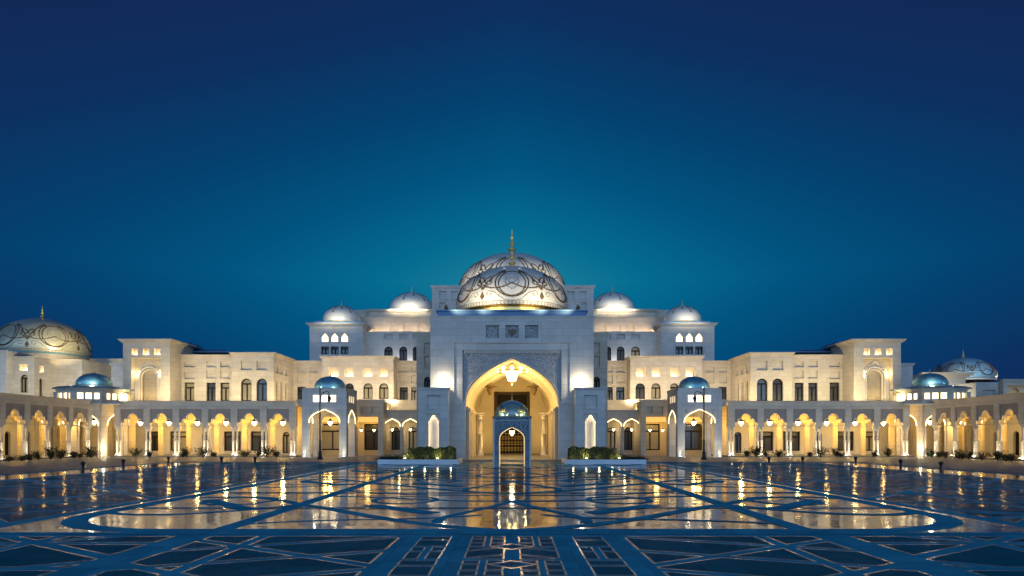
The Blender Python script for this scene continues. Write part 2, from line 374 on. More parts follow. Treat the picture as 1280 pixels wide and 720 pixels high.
def filigree(parent, c, Rr, H, sectors=6, thick=.085, lon0=0, md='fil', mp='filp'):
    """arabesque inlay: lines laid over the dome surface"""
    def line(mb, pts, r, closed=False):
        q = [dome_pt(c, Rr, H, lo, (el-40)*1.03+20, .015) for lo, el in pts]; mb.tube(q, r, 4, closed)
    step = 360/sectors
    for k in range(sectors):
        D = MB(); P = MB(); l0 = lon0 + k*step
        circ = lambda cx, ce, rx, re, a0=0, a1=360, n=28: [(l0+cx+rx*math.sin(R(a0+(a1-a0)*i/n)), ce+re*math.cos(R(a0+(a1-a0)*i/n))) for i in range(n+1)]
        line(D, circ(0, 40, 14, 20), thick)
        line(D, circ(0, 42, 17.5, 23, 28, 332), thick)
        for s in (-1, 1):
            # lobed sprays running down and out from the medallion crown
            line(D, [(l0+s*x, e) for x, e in bez((9, 63), (17, 60), (26, 42), (30, 31), 12)], thick*.9)
            line(D, [(l0+s*x, e) for x, e in bez((0, 38), (8, 31), (20, 28), (30, 36), 12)], thick*.9)
            line(D, [(l0+s*x, e) for x, e in bez((9, 63), (6, 58), (13, 54), (16, 60), 6)], thick*.8)
            # small scrolls
            line(P, [(l0+s*x, e) for x, e in bez((0, 13), (12, 13), (13, 26), (22, 27), 12)], thick*.6)
            line(P, [(l0+s*(22+4*math.cos(q)*(1-i/14)), 23.5+4*math.sin(q)*(1-i/14)) for i in range(12) for q in [math.pi/2 - i*.5]], thick*.6)
            line(P, [(l0+s*x, e) for x, e in bez((0, 52), (10, 50), (10, 34), (0, 29), 8)], thick*.55)
            line(P, [(l0+s*x, e) for x, e in bez((0, 36), (6, 40), (6, 47), (2, 45), 8)], thick*.5)
        # flower and drop between the medallions
        m0 = step/2
        line(D, [(l0+m0, 30), (l0+m0+5, 36), (l0+m0, 42), (l0+m0-5, 36)], thick*1.2, True)
        for s in (-1, 1):
            line(D, [(l0+m0+s*x, e) for x, e in bez((0, 42), (3, 54), (12, 50), (6, 41), 8)], thick*1.1)
            line(D, [(l0+m0+s*x, e) for x, e in bez((3, 41), (9, 44), (10, 38), (6, 37), 6)], thick)
        q = [dome_pt(c, Rr, H, l0+m0+a, e, .05) for a, e in ((0, -5), (2.6, 0), (0, 7), (-2.6, 0))]
        D.add(q, [(0, 1, 2, 3)])
        P.build('pale_tracery', mp, D.build('bronze_tracery', md, parent))
    B = MB()
    nb = 96
    for k in range(nb):
        l = 360*k/nb; w_ = 360/nb*.28
        B.add([dome_pt(c, Rr, H, l-w_, -11.5, .03), dome_pt(c, Rr, H, l+w_, -11.5, .03), dome_pt(c, Rr, H, l+w_, -8, .03), dome_pt(c, Rr, H, l-w_, -8, .03)], [(0, 1, 2, 3)])
    for e in (-12.5, -7): B.tube([dome_pt(c, Rr, H, 360*k/nb, e, .01) for k in range(nb)], thick*.6, 4, True)
    B.build('ornament_band', mp, parent)
def meridians(parent, c, Rr, H, n=12, m='fil', thick=.075):
    D = MB()
    for k in range(n):
        l = 360*(k+.5)/n
        D.tube([dome_pt(c, Rr, H, l, e, .01) for e in range(28 if k % 2 else 46, 86, 6)], thick, 4)
        e0 = 28 if k % 2 else 46
        q = [dome_pt(c, Rr, H, l+a, e0+e, .04) for a, e in ((0, -7), (3.2, -2), (0, 4), (-3.2, -2))]; D.add(q, [(0, 1, 2, 3)])
    D.build('tracery', m, parent)
# ================================================================== GROUND
def flat(mb, pts, z): mb.add([(p[0], p[1], z) for p in pts], [tuple(range(len(pts)))])
g = MB(); flat(g, [(-1500, -300), (1500, -300), (1500, 2600), (-1500, 2600)], -.15); tag(g.build('ground', 'earth'), kind='structure')
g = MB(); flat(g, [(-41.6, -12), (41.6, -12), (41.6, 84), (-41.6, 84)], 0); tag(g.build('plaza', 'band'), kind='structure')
g = MB()
g.box(-41.6, 41.6, 84, 150, -.1, .05); g.box(-120, -41.65, -12, 150, -.1, .05); g.box(41.65, 120, -12, 150, -.1, .05)
tag(g.build('pavement', 'pave'), kind='structure')
# polished carriage carpet in the middle and the strips beside it
g = MB(); flat(g, [(-17.3, 21.5), (17.3, 21.5), (17.3, 80), (-17.3, 80)], .004)
for s in (-1, 1):
    flat(g, [(s*36.6, 20), (s*40.8, 20), (s*40.8, 83), (s*36.6, 83)], .004)
tag(g.build('polished_paving', 'polish'), kind='structure')
zb = [.008]
bands = MB()
def ribbon(pts, wd, closed=False, mb=None, z=None):
    mb = mb or bands
    if z is None: zb[0] += .0002; z = zb[0]
    n = len(pts); Lf = []; Rt = []
    for i, p in enumerate(pts):
        a = pts[(i-1) % n] if closed or i > 0 else p; b = pts[(i+1) % n] if closed or i < n-1 else p
        tx, ty = b[0]-a[0], b[1]-a[1]; ln = math.hypot(tx, ty) or 1; nx, ny = -ty/ln, tx/ln
        Lf.append((p[0]+nx*wd/2, p[1]+ny*wd/2, z)); Rt.append((p[0]-nx*wd/2, p[1]-ny*wd/2, z))
    m = n if closed else n-1
    mb.add(Lf+Rt, [(i, (i+1) % n, n+(i+1) % n, n+i) for i in range(m)])
def seg(a, b, n=10): return [(a[0]+(b[0]-a[0])*i/n, a[1]+(b[1]-a[1])*i/n) for i in range(n+1)]
def arcp(cx, cy, rx, ry, a0, a1, n=28): return [(cx+rx*math.cos(R(a0+(a1-a0)*i/n)), cy+ry*math.sin(R(a0+(a1-a0)*i/n))) for i in range(n+1)]
# rounded frame of the carpet
rc = 5.0; x1, y0c, y1c = 16.6, 22.4, 79.0
fr_ = []
for cx, cy, a in ((x1-rc, y0c+rc, -90), (x1-rc, y1c-rc, 0), (-x1+rc, y1c-rc, 90), (-x1+rc, y0c+rc, 180)): fr_ += arcp(cx, cy, rc, rc, a, a+90, 10)
ribbon(fr_, .85, True)
ribbon(seg((-17.3, 21.75), (17.3, 21.75)), .5)
for s in (-1, 1):
    ribbon(seg((s*9.6, 21.9), (s*9.6, 79)), .7)
    for cy in (32, 47, 62, 77):
        ribbon([(s*x, y) for x, y in bez((0, cy-9.6), (4, cy-8.6), (7, cy-3), (9.6, cy-1), 14)] , .6)
        ribbon([(s*x, y) for x, y in bez((0, cy+1), (.8, cy-3), (3.4, cy-6), (2.6, cy-7.6), 14)], .42)
        ribbon([(s*x, y) for x, y in bez((9.6, cy-1), (12, cy-5), (14.6, cy-6), (16.6, cy-4), 12)], .5)
        ribbon([(s*x, y) for x, y in bez((9.6, cy-1), (12, cy+3), (14.6, cy+4), (16.6, cy+2), 12)], .5)
        ribbon([(s*x, y) for x, y in bez((0, cy+1), (3, cy), (6, cy+3), (9.6, cy+3.6), 12)], .5)
        ribbon(arcp(s*5.2, cy+1.4, 1.5, 1.9, 0, 360, 20)[:-1], .32, True)
        ribbon(seg((s*11.2, cy-3), (s*14.8, cy+1.4)), .8)
        ribbon(seg((s*9.6, cy+6), (s*16.6, cy+6)), .45)
        ribbon([(s*x, y) for x, y in bez((9.6, cy-8), (6.5, cy-6), (3, cy-7), (1.2, cy-5), 12)], .3)
        ribbon([(s*x, y) for x, y in bez((0, cy+4.4), (3.5, cy+3.4), (6, cy+4.6), (9.6, cy+7), 12)], .4)
        ribbon(arcp(s*13.1, cy+1.0, 1.6, 2.2, 0, 360, 8)[:-1], .34, True)
        ribbon(seg((s*3.2, cy-4.5), (s*6.4, cy-1.2)), .9)
for yb in (29.5, 37.5, 44.5, 52.5, 60, 68, 75): ribbon(seg((-16.6, yb), (16.6, yb)), .34)
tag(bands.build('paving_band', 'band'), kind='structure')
# faceted dark granite fields between bands, each with a cream outline
def split(poly, p, nrm):
    A, B = [], []
    for i in range(len(poly)):
        a, b = poly[i], poly[(i+1) % len(poly)]
        da = (a[0]-p[0])*nrm[0]+(a[1]-p[1])*nrm[1]; db = (b[0]-p[0])*nrm[0]+(b[1]-p[1])*nrm[1]
        (A if da >= 0 else B).append(a)
        if da*db < 0:
            t = da/(da-db); q = (a[0]+(b[0]-a[0])*t, a[1]+(b[1]-a[1])*t); A.append(q); B.append(q)
    return [q for q in (A, B) if len(q) >= 3]
def area(p): return abs(sum(p[i][0]*p[(i+1) % len(p)][1]-p[(i+1) % len(p)][0]*p[i][1] for i in range(len(p)))/2)
def inset(poly, dlt):
    cx = sum(p[0] for p in poly)/len(poly); cyy = sum(p[1] for p in poly)/len(poly); res = poly
    for i in range(len(poly)):
        a, b = poly[i], poly[(i+1) % len(poly)]; tx, ty = b[0]-a[0], b[1]-a[1]; ln = math.hypot(tx, ty)
        if ln < 1e-6: continue
        nx, ny = -ty/ln, tx/ln
        if (cx-a[0])*nx+(cyy-a[1])*ny < 0: nx, ny = -nx, -ny
        pr = split(res, (a[0]+nx*dlt, a[1]+ny*dlt), (nx, ny))
        keep = [q for q in pr if all((v[0]-a[0]-nx*dlt)*nx+(v[1]-a[1]-ny*dlt)*ny > -1e-5 for v in q)]
        if not keep: return None
        res = keep[0]
    return res
def cells(x0, x1, y0, y1, lines):
    cs = [[(x0, y0), (x1, y0), (x1, y1), (x0, y1)]]
    for p, nr in lines:
        nx = []
        for c in cs: nx += split(c, p, nr)
        cs = nx
    return cs
lineM, darkM, darkfM, bandsD = MB(), MB(), MB(), MB()
def lay(cs, gap, lw, tgt, amin=.25):
    for c in cs:
        if area(c) < amin: continue
        a = inset(c, gap)
        if not a or area(a) < amin*.3: continue
        b = inset(a, lw)
        flat(lineM, a, .004)
        if b: flat(tgt, b, .008)
def fam(ang, offs, org=(0, 0)):
    n_ = (math.cos(R(ang)), math.sin(R(ang)))
    return [((org[0]+n_[0]*o, org[1]+n_[1]*o), n_) for o in offs]
for s in (-1, 1):
    for (ya, yb, tgt) in ((21.9, 83.4, darkM),):
        for j in range(6):
            yy0 = ya + j*10.25; cx, cyy = s*27, yy0+5.1
            ls = fam(0, (-4.6, 4.6), (cx, cyy)) + fam(45, (-4.3, 4.3), (cx, cyy)) + fam(-45, (-4.3, 4.3), (cx, cyy)) + fam(68, (-2.2,), (cx, cyy)) + fam(112, (2.2,), (cx, cyy))
            lay(cells(s*27-9.2, s*27+9.2, yy0, yy0+10.2, ls), .24, .07, tgt)
    # foreground
    for j in range(4):
        x0 = s*(10.1+j*7.6) if s > 0 else s*(10.1+(j+1)*7.6)
        cx, cyy = x0+3.8, 17.3
        for y0_, y1_ in ((12.9, 21.3), (4.2, 12.7)):
            cyy = (y0_+y1_)/2
            ls = fam(0, (0,), (cx, cyy)) + fam(55, (-2.3, 2.3), (cx, cyy)) + fam(-55, (-2.3, 2.3), (cx, cyy)) + fam(90, (-1.2, 2.6), (cx, cyy))
            lay(cells(x0+.1, x0+7.5, y0_, y1_, ls), .20, .075, darkfM)
    xa, xb = (3.25, 9.45) if s > 0 else (-9.45, -3.25)
    for y0_, y1_ in ((12.9, 21.3), (4.2, 12.7)):
        cx, cyy = (xa+xb)/2, (y0_+y1_)/2
        lay(cells(xa, xb, y0_, y1_, fam(90-s*24, (-2.4, 0, 2.4), (cx, cyy)) + fam(90+s*34, (-2.2, 1.0), (cx, cyy)) + fam(0, (s*1.3,), (cx, cyy))), .16, .075, darkfM, .2)
    for j in range(8):
        y0_ = 21.2-(j+1)*2.05
        xa, xb = sorted((s*1.75, s*2.85))
        lay(cells(xa, xb, y0_, y0_+1.95, fam(90, (.2,), ((xa+xb)/2, y0_+1.0)) + (fam(0, (0,), ((xa+xb)/2, 0)) if j % 2 else [])), .08, .045, darkfM, .1)
        xa, xb = sorted((s*.12, s*1.3))
        lay(cells(xa, xb, y0_, y0_+1.95, (fam(90-s*30, (-.5, .5), ((xa+xb)/2, y0_+1.0)) if j % 2 else fam(0, (0,), ((xa+xb)/2, 0))+fam(90, (-.35, .4), (0, y0_+1.0)))), .07, .05, darkfM, .08)
for yc_ in (13.7, 16.4, 19.1):
    dm_ = [(0, yc_-.55), (.62, yc_), (0, yc_+.55), (-.62, yc_)]; flat(lineM, dm_, .0105); flat(bandsD, inset(dm_, .075), .0125)
    flat(darkfM, inset(dm_, .2), .0145)
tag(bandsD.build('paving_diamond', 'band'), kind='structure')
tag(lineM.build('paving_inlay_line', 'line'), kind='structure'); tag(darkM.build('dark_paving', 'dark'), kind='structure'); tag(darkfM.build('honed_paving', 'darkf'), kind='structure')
# brown mats of granite before the portal
g = MB()
for a, b in ((569, 581), (584, 600), (604, 618), (622, 658), (662, 676), (680, 696), (699, 711)): g.box(PXx(a, 82), PXx(b, 82), 79.8, 83.6, 0, .012)
tag(g.build('granite_floor_panel', 'brown'), kind='structure')
g = MB(); g.box(-6.6, 6.6, 86.5, 122, .05, .22); g.box(-7.2, 7.2, 85.6, 86.5, .05, .12); tag(g.build('portal_floor', 'pave'), kind='structure')
# ================================================================== shared small things
def col_mesh(h=4.75, r=.17):
    mb = MB()
    mb.box(-.27, .27, -.27, .27, 0, .16)
    mb.lathe([(.26, .16), (.27, .24), (.2, .32), (.24, .40), (.18, .48), (r, .62), (r*1.02, h*.5), (r*1.35, h*.5+.02), (r*1.35, h*.5+.09), (r, h*.5+.11), (r*.93, h-.75), (r*1.3, h-.72), (r*1.3, h-.64), (r*1.0, h-.6), (r*1.25, h-.4), (r*1.75, h-.22), (r*1.45, h-.2), (r*1.9, h-.12)], (0,0,0), 12)
    for k in range(8):
        a = k*math.pi/4; mb.add([(.16*math.cos(a-.25), .16*math.sin(a-.25), h-.55), (.16*math.cos(a+.25), .16*math.sin(a+.25), h-.55), (.36*math.cos(a), .36*math.sin(a), h-.25)], [(0,1,2)])
    mb.box(-.34, .34, -.34, .34, h-.12, h)
    me = bpy.data.meshes.new('column')
    me.from_pydata(mb.v, [], mb.f); me.polygons.foreach_set('use_smooth', mb.sm); me.materials.append(M['stone_plain']); me.update(); return me
COL = col_mesh(); COLB = None
def put(mesh, name, parent, x, y, z, rz=0, sc=1):
    o = bpy.data.objects.new(name, mesh); C.objects.link(o)
    b = wloc(parent) if parent else Vector((0,0,0))
    o.location = (x*MIR-b.x, y-b.y, z-b.z); o.rotation_euler.z = rz
    if sc != 1: o.scale = (sc,)*3 if not isinstance(sc, tuple) else sc
    if parent: o.parent = parent
    return o
LANT = [None]
def make_lantern(drop):
    t = thing('lantern', 'x', 'lantern', (0, 0, 0), 'lanterns hanging in the arcades')
    MB().tube([(0, 0, .75), (0, 0, .75+drop)], .02, 5).build('chain', 'iron', t, nomir=True)
    MB().lathe([(.03, .85), (.10, .78), (.12, .7), (.42, .45), (.46, .40), (.40, .38)], (0,0,0), 8, smooth=False).build('cap', 'iron', t, nomir=True)
    MB().lathe([(.38, .38), (.40, .25), (.30, .0), (.16, -.22), (.05, -.32)], (0,0,0), 8, smooth=False).build('glass_body', 'bulb', t, nomir=True)
    f = MB()
    for k in range(8):
        a = 2*math.pi*(k+.5)/8; f.tube([(q*math.cos(a), q*math.sin(a), z) for q, z in ((.39, .38), (.41, .25), (.31, 0), (.17, -.22), (.04, -.34))], .016, 4)
    f.build('cage', 'iron', t, nomir=True)
    return index_kids(t)
def lantern(x, y, z, label, power=None, group='lanterns hanging in the arcades', col=GOLD, off=.55):
    if LANT[0] is None: LANT[0] = make_lantern(1.7); t = LANT[0]; t.location = (x*MIR, y, z)
    else: t = copy_tree(LANT[0], None, (x*MIR, y, z))
    t['label'] = label; t['group'] = group
    if power: lamp('POINT', (x, y, z-off), power*RW.uniform(.72, 1.2), col, size=.25)
    return t
UPL = [None]
def uplight(x, y, z, label, aim, power=None, col=CREAM, angle=75, off=(0, 0, .12)):
    if UPL[0] is None:
        t = thing('uplight', 'x', 'light fixture', (0,0,0), 'ground uplights at the column feet')
        MB().lathe([(.13, 0), (.16, .02), (.17, .16), (.14, .17)], (0,0,0), 10, smooth=False).build('housing', 'iron', t, nomir=True)
        MB().lathe([(.13, .165), (.10, .20), (.02, .22)], (0,0,0), 10).build('lens', 'ulens', t, nomir=True)
        UPL[0] = index_kids(t); t.location = (x*MIR, y, z)
    else: t = copy_tree(UPL[0], None, (x*MIR, y, z))
    t['label'] = label
    if power: lamp('SPOT', (x+off[0], y+off[1], z+.28), power, col, aim=aim, size=.1, angle=angle, blend=1)
    return t
# ================================================================== ARCADES
BAY = 4.555; ZS, ZA, ZP, ZT = 4.8, 6.84, 7.55, 8.8
def arcade(name, label, org, ang, n, where, depth=9.0, end_pier=.55, doors='wing'):
    fr = frame(org, ang) if ang == 0 else (lambda u, v, w_: (org[0]-w_, org[1]-u, v))
    Ln = n*BAY
    base = fr(Ln/2, 0, depth/2); t = thing('arcade', label, 'arcade', (base[0], base[1], .05), 'arcades round the plaza')
    # outer layer with one recessed panel a bay
    mb = MB(); z0 = ZS
    mb.poly(fr, [rect(-end_pier, Ln+end_pier, z0+.001, ZT)] + [rect(i*BAY+.52, (i+1)*BAY-.52, z0+.12, ZP) for i in range(n)], 0, .16)
    mb.fbox(fr, -end_pier, Ln+end_pier, .8, depth, 8.0, 8.15)
    cornice(mb, fr, -end_pier, Ln+end_pier, ZT-.28, 0, .28, .3)
    mb.fbox(fr, -end_pier, Ln+end_pier, -.06, 0, ZP+.18, ZP+.26)
    for i in range(n+1):
        mb.fbox(fr, i*BAY-.42, i*BAY+.42, -.05, .0, z0, ZP+.1)
    mb.build('entablature', 'stone', t)
    # arch screen: multifoil arches
    def screen(w0, w1, half, nm, mtl, zb_):
        pts = []
        for i in range(n):
            a = i*BAY+half; b = (i+1)*BAY-half
            if i == 0: pts.append((-end_pier, zb_))
            if zb_ < ZS-.01: pts.append((a, zb_))
            pts += arch((a+b)/2, b-a, ZS, ZA, 'multi')
            if zb_ < ZS-.01: pts.append((b, zb_))
        pts += [(Ln+end_pier, zb_), (Ln+end_pier, 8.0), (-end_pier, 8.0)]
        q = MB(); q.poly(fr, [pts], w0, w1); q.build(nm, mtl, t)
    screen(.165, .85, .42, 'arch_screen', 'panel', ZS)
    screen(4.2, 4.5, .36, 'inner_arch_screen', 'pier', .2)
    mb = MB()
    for i in range(n):
        a = i*BAY+.42; b = (i+1)*BAY-.42
        for (e0, e1, off) in ((.165-.05, .165, 0),):
            ar = arch((a+b)/2, b-a, ZS, ZA, 'multi'); mb.tube([fr(p[0], p[1], .15) for p in ar], .07, 5)
    mb.build('arch_moulding', 'stone_plain', t)
    # back wall
    ops = []
    for i in range(n):
        c = (i+.5)*BAY
        q = (i+.13)*BAY if i else .9
        if doors == 'front' and i % 3 != 2: ops.append(('W', q-1.45, q+1.45, .8, 4.1))
        else: ops.append(('A', q-.6, q+.6, .4, 4.0))
    if doors: facade(t, lambda u, v, w_: fr(u, v, w_+depth), -end_pier, Ln+end_pier, .05, 8.1, ops, t=.5, m='stone_plain', name='back_wall', corn=False)
    # plinth
    mb = MB(); mb.fbox(fr, -end_pier-.3, Ln+end_pier+.3, -.6, depth, .05, .22); mb.build('plinth', 'pave', t)
    for i in range(n+1):
        for du in (-.3, .3):
            p = fr(i*BAY+du, 0, .42); put(COL, 'column', t, p[0], p[1], .22, sc=(1, 1, (ZS-.22)/4.75))
    for i in range(3):
        p = fr((i+.5)*Ln/3, 0, -3.2); a = fr((i+.5)*Ln/3, 0, 0); lamp('AREA', (p[0], p[1], .25), 150, CREAM, aim=(a[0], a[1], 6.8), size=Ln/3 if doors == 'front' else .3, sy_=.3 if doors == 'front' else Ln/3)  # added fill strips without fixtures, warming the entablature
    for i in range(n):
        p = fr((i+.5)*BAY, 0, 2.4)
        lantern(p[0], p[1], 5.25, f'glowing lantern in the {ORD[i]} arch of the {where}', K_LANTERN if doors == 'front' else K_LANTERN*.6)
    for i in range(n+1):
        p = fr(i*BAY, 0, -.18); a = fr(i*BAY, 0, .35)
        uplight(p[0], p[1], .22, f'uplight at {ORD[i]} column pair, {where}', (a[0], a[1], 3.5), K_UP)
        p = fr(i*BAY, 0, -.02); lamp('POINT', (p[0], p[1], .5), 30 if doors == 'front' else 18, CREAM, size=.06)
    return t
for MIR in (1, -1):
    arcade('front', f'long arcade of multifoil arches facing the viewer, {side()} of the portal', (-61.7, 107), 0, 6, f'front arcade, {side()} half, from its outer end', doors='front')
    arcade('wing', f'arcade wing running towards the viewer along the {side()} edge of the plaza', (-65.5, 106.2), R(-90), 7, f'{side()} arcade wing, from its far end', depth=9)
# ================================================================== PALACE RANGES BEHIND THE ARCADES
def block(t, Y, pa, pb, ytop, z0, depth, ops=(), m='stone', name='wall', roof=True, side_ops=(), cop=.4):
    """a rectangular range: front wall, inner side wall, body and roof; pixel columns at depth Y"""
    x0, x1, z1 = PXx(pa, Y), PXx(pb, Y), PZz(ytop, Y)
    fr = frame((x0, Y)); facade(t, fr, 0, x1-x0, z0, z1, pxops(Y, x0, ops), m=m, name=name, co=cop)
    frs = frame((x1-.003, Y), R(90))              # faces the plaza axis (+X)
    mb = MB(); holes = []
    so = [(k, u0, u1, v0, v1) for k, u0, u1, v0, v1 in side_ops]
    frs2 = lambda u, v, w_: (x1 - w_, Y + u, v)
    facade(t, frs2, .705, depth, z0, z1-.006, so, t=.6, m=m, name='side_wall', co=cop-.01)
    mb = MB(); mb.box(x0, x0+.5, Y+.7, Y+depth, z0, z1); mb.box(x0, x1, Y+depth, Y+depth+.4, z0, z1); mb.box(x0+.3, x1-.3, Y+.3, Y+depth, z1-.4, z1-.2)
    mb.box(x0+.55, x1-.62, Y+1.2, Y+depth-.1, z0, z1-.5)
    mb.build('body', m, t)
    return x0, x1, z1
def hip(t, x0, x1, y0, y1, z, h, over=.5):
    mb = MB(); a, b, c, d_ = x0-over, x1+over, y0-over, y1+over; k = min(b-a, d_-c)*.32
    mb.add([(a,c,z),(b,c,z),(b,d_,z),(a,d_,z),(a,c,z+.18),(b,c,z+.18),(b,d_,z+.18),(a,d_,z+.18),(a+k,c+k,z+.18+h),(b-k,c+k,z+.18+h),(b-k,d_-k,z+.18+h),(a+k,d_-k,z+.18+h)],
           [(0,3,2,1),(0,1,5,4),(1,2,6,5),(2,3,7,6),(3,0,4,7),(4,5,9,8),(5,6,10,9),(6,7,11,10),(7,4,8,11),(8,9,10,11)])
    mb.build('roof', 'roof', t)
for MIR in (1, -1):
    sd = side()
    # ---- gate tower with the tall niche
    t = thing('gate_tower', f'square stone tower with tall lattice niche above the {sd} front arcade', 'tower', (PXx(183, 116), 119, .05))
    Y = 116; x0, x1, z1 = PXx(153.8, Y), PXx(212.5, Y), PZz(424, Y)
    fr = frame((x0, Y))
    ops = pxops(Y, x0, [('L', 164, 173, 435, 444), ('L', 178, 187, 435, 444), ('L', 192, 201, 435, 444)])
    nb = pxops(Y, x0, [('X', 164, 200.7, 447.5, 503)])[0]
    facade(t, fr, 0, x1-x0, 8, z1, ops + [nb], t=1.2, m='stone', co=.6, ch=.6)
    mb = MB(); mb.box(x1-.6, x1, Y+1.205, Y+8, 8, z1); mb.box(x0, x0+.6, Y+1.205, Y+8, 8, z1); mb.box(x0, x1, Y+8.01, Y+8.5, 8, z1); mb.box(x0+.3, x1-.3, Y+.4, Y+8, z1-.7, z1-.5)
    cornice(mb, lambda u, v, w_: (x1-w_, Y+u, v), 0, 8, z1-.606, 0, .6, .59)
    mb.build('body', 'stone', t)
    k, u0, u1, v0, v1 = nb; cu = (u0+u1)/2
    ah = arch_hole(cu, 2.55, v0, PZz(471, Y), PZz(462, Y), 'round')
    mb = MB(); mb.poly(fr, [rect(u0, u1, v0, v1), ah], 1.2, 1.5); mb.build('niche_back', 'soffit', t)
    mb = MB()
    for wdt, q, dep in ((3.5, .16, 1.06), (2.75, .10, 1.15)):
        ar = arch(cu, wdt, PZz(472, Y), PZz(472, Y)+wdt*.56, 'round'); mb.tube([fr(p[0], p[1], dep) for p in [(cu-wdt/2, v0)]+ar+[(cu+wdt/2, v0)]], q, 6)
    ar = arch(cu, 3.3, PZz(463, Y), PZz(451, Y), 'multi'); mb.tube([fr(p[0], p[1], 1.15) for p in ar], .14, 6)
    for s in (-1, 1): mb.fbox(fr, cu+s*2.1-.3, cu+s*2.1+.3, .9, 1.19, v0, PZz(476, Y)); 
    mb.build('niche_moulding', 'stone_plain', t)
    mb = MB(); H_ = PZz(462, Y)-v0
    hole = ah; 
    for i in range(-9, 14):
        for s in (-1, 1):
            for a, b in (((cu-1.25, v0+i*.62), (cu+1.25, v0+i*.62+s*2.5)),):
                mb.tube([fr(a[0], a[1], 1.42), fr(b[0], b[1], 1.42)], .05, 4) if v0 <= min(a[1], b[1]) and max(a[1], b[1]) < v0+H_-.6 else None
    for i in range(8):
        for j in range(4):
            rr = .2; q = [(cu-.93+j*.62+rr*math.cos(k_*math.pi/4), v0+.3+i*.62+rr*math.sin(k_*math.pi/4)) for k_ in range(8)]
            if q[0][1] < v0+H_-.7: mb.tube([fr(p[0], p[1], 1.4) for p in q], .045, 4, True)
    mb.build('lattice_screen', 'lattice', t)
    mb = MB(); mb.fbox(fr, cu-1.3, cu+1.3, 1.75, 1.8, v0, v0+H_+.2); mb.build('screen_backing', 'soffit', t)
    for s in (-1, 1):
        p = fr(cu+s*1.95, PZz(469, Y), .75); q = MB(); q.box(p[0]-.15, p[0]+.15, p[1]-.12, p[1]+.12, p[2]-.1, p[2]+.05); q.build('niche_lamp', 'nlit', t)
        lamp('POINT', (p[0], p[1], p[2]+.5), 45, WARM, size=.12)
    p = fr(cu, v0+.6, .4); lamp('AREA', (p[0], p[1], p[2]), 60, WARM, aim=(p[0], p[1]+.6, p[2]+4), size=3)
    hip(t, PXx(222, 123), PXx(238, 123), 122.5, 128, PZz(434, 123), .8)
    # ---- outer and inner ranges
    t = thing('palace_range', f'two-storey cream range with dark tall windows behind the {sd} front arcade', 'building', (PXx(258, 120), 124, .05))
    block(t, 120, 226, 290.5, 443.5, 8, 9, [('B', 230.5, 243, 452.5, 459), ('B', 230.5, 243, 464.5, 473.7), ('W', 230.5, 243, 478, 501), ('B', 258, 269.5, 451.5, 459), ('B', 258, 269.5, 463, 473), ('W', 258, 269.5, 478.4, 501), ('B', 275.5, 286.7, 451.5, 459), ('B', 275.5, 286.7, 463, 473), ('W', 275.5, 286.7, 478.4, 501)])
    hip(t, PXx(238, 124), PXx(286, 124), 124, 129, PZz(440.5, 124), .5, .2)
    t = thing('palace_corner_block', f'projecting corner block with paired arched windows behind the {sd} front arcade', 'building', (PXx(316, 117.5), 122, .05))
    Ys = 117.5; k = 72*119.3/FPX+CH
    block(t, Ys, 290, 342, 440.5, 8, 10.5, [('B', 301, 314, 451, 462.7), ('B', 320.7, 333.4, 451, 462.7), ('A', 301, 314.4, 473, 501), ('A', 320.4, 333.8, 473, 501)],
          side_ops=[('A', 1.2, 2.5, 9, 13.1), ('A', 3.6, 4.9, 9, 13.1), ('A', 6.1, 7.4, 9, 13.1), ('B', 1.2, 2.5, 14.3, 15.9), ('B', 3.6, 4.9, 14.3, 15.9), ('B', 6.1, 7.4, 14.3, 15.9)])
    t = thing('palace_main_wing', f'broad cream wing with glowing square niches between the {sd} ranges and the portal', 'building', (PXx(440, 124), 132, .05))
    block(t, 128, 360, 524, 451, 8, 8, [('B', 371.7, 381.7, 458.7, 465.5), ('B', 387, 397.5, 458.7, 465.5), ('B', 371.7, 381.7, 468.5, 479), ('B', 387, 397.5, 468.5, 479), ('W', 371.5, 381.5, 483.5, 501),
          ('B', 499.6, 509.6, 458.5, 465.5), ('B', 499.6, 509.6, 469, 479), ('W', 499.5, 509.7, 484, 501), ('B', 514, 521.5, 458.5, 465.5), ('B', 514, 521.5, 469, 479), ('W', 514, 521.5, 484, 501)])
    block(t, 124, 402.6, 492, 445, 8, 3.9, [('L', 410.5, 424, 458.4, 470.7), ('L', 430, 443, 458.4, 470.7), ('L', 453, 466, 458.4, 470.7), ('L', 472.6, 485.6, 458.4, 470.7),
          ('A', 412, 423, 479, 498.5), ('A', 431.5, 442.3, 479, 498.5), ('A', 454, 465.8, 479, 498.5), ('A', 473.7, 485.6, 479, 498.5)], name='projecting_wall')
    # ground floor in front of the main wing
    Y = 112; x0, x1 = PXx(372, Y), PXx(479, Y); fr = frame((x0, Y))
    ops = pxops(Y, x0, [('X', 386, 424, 521, 569.5), ('X', 446, 472.5, 521, 569.5), ('B', 451, 460, 508, 517), ('B', 464, 472.5, 508, 517)])
    facade(t, fr, 0, x1-x0, .05, PZz(499.5, Y), ops, m='stone', name='porch_wall', co=.3)
    mb = MB(); mb.box(x0, x1, Y+.75, Y+12, PZz(499.5, Y)-.6, PZz(499.5, Y)-.3); mb.box(x1-.4, x1, Y+.705, 124, .05, PZz(499.5, Y)-.6); mb.build('porch_roof', 'stone', t)
    fr2 = frame((x0, Y+5)); facade(t, fr2, 0, x1-x0-.41, .05, PZz(499.5, Y)-.61, [('W', o[1]+.1, o[2]-.1, .9, PZz(529, Y)) for o in ops[:2]], m='soffit', name='porch_back_wall', corn=False)
    mb = MB()
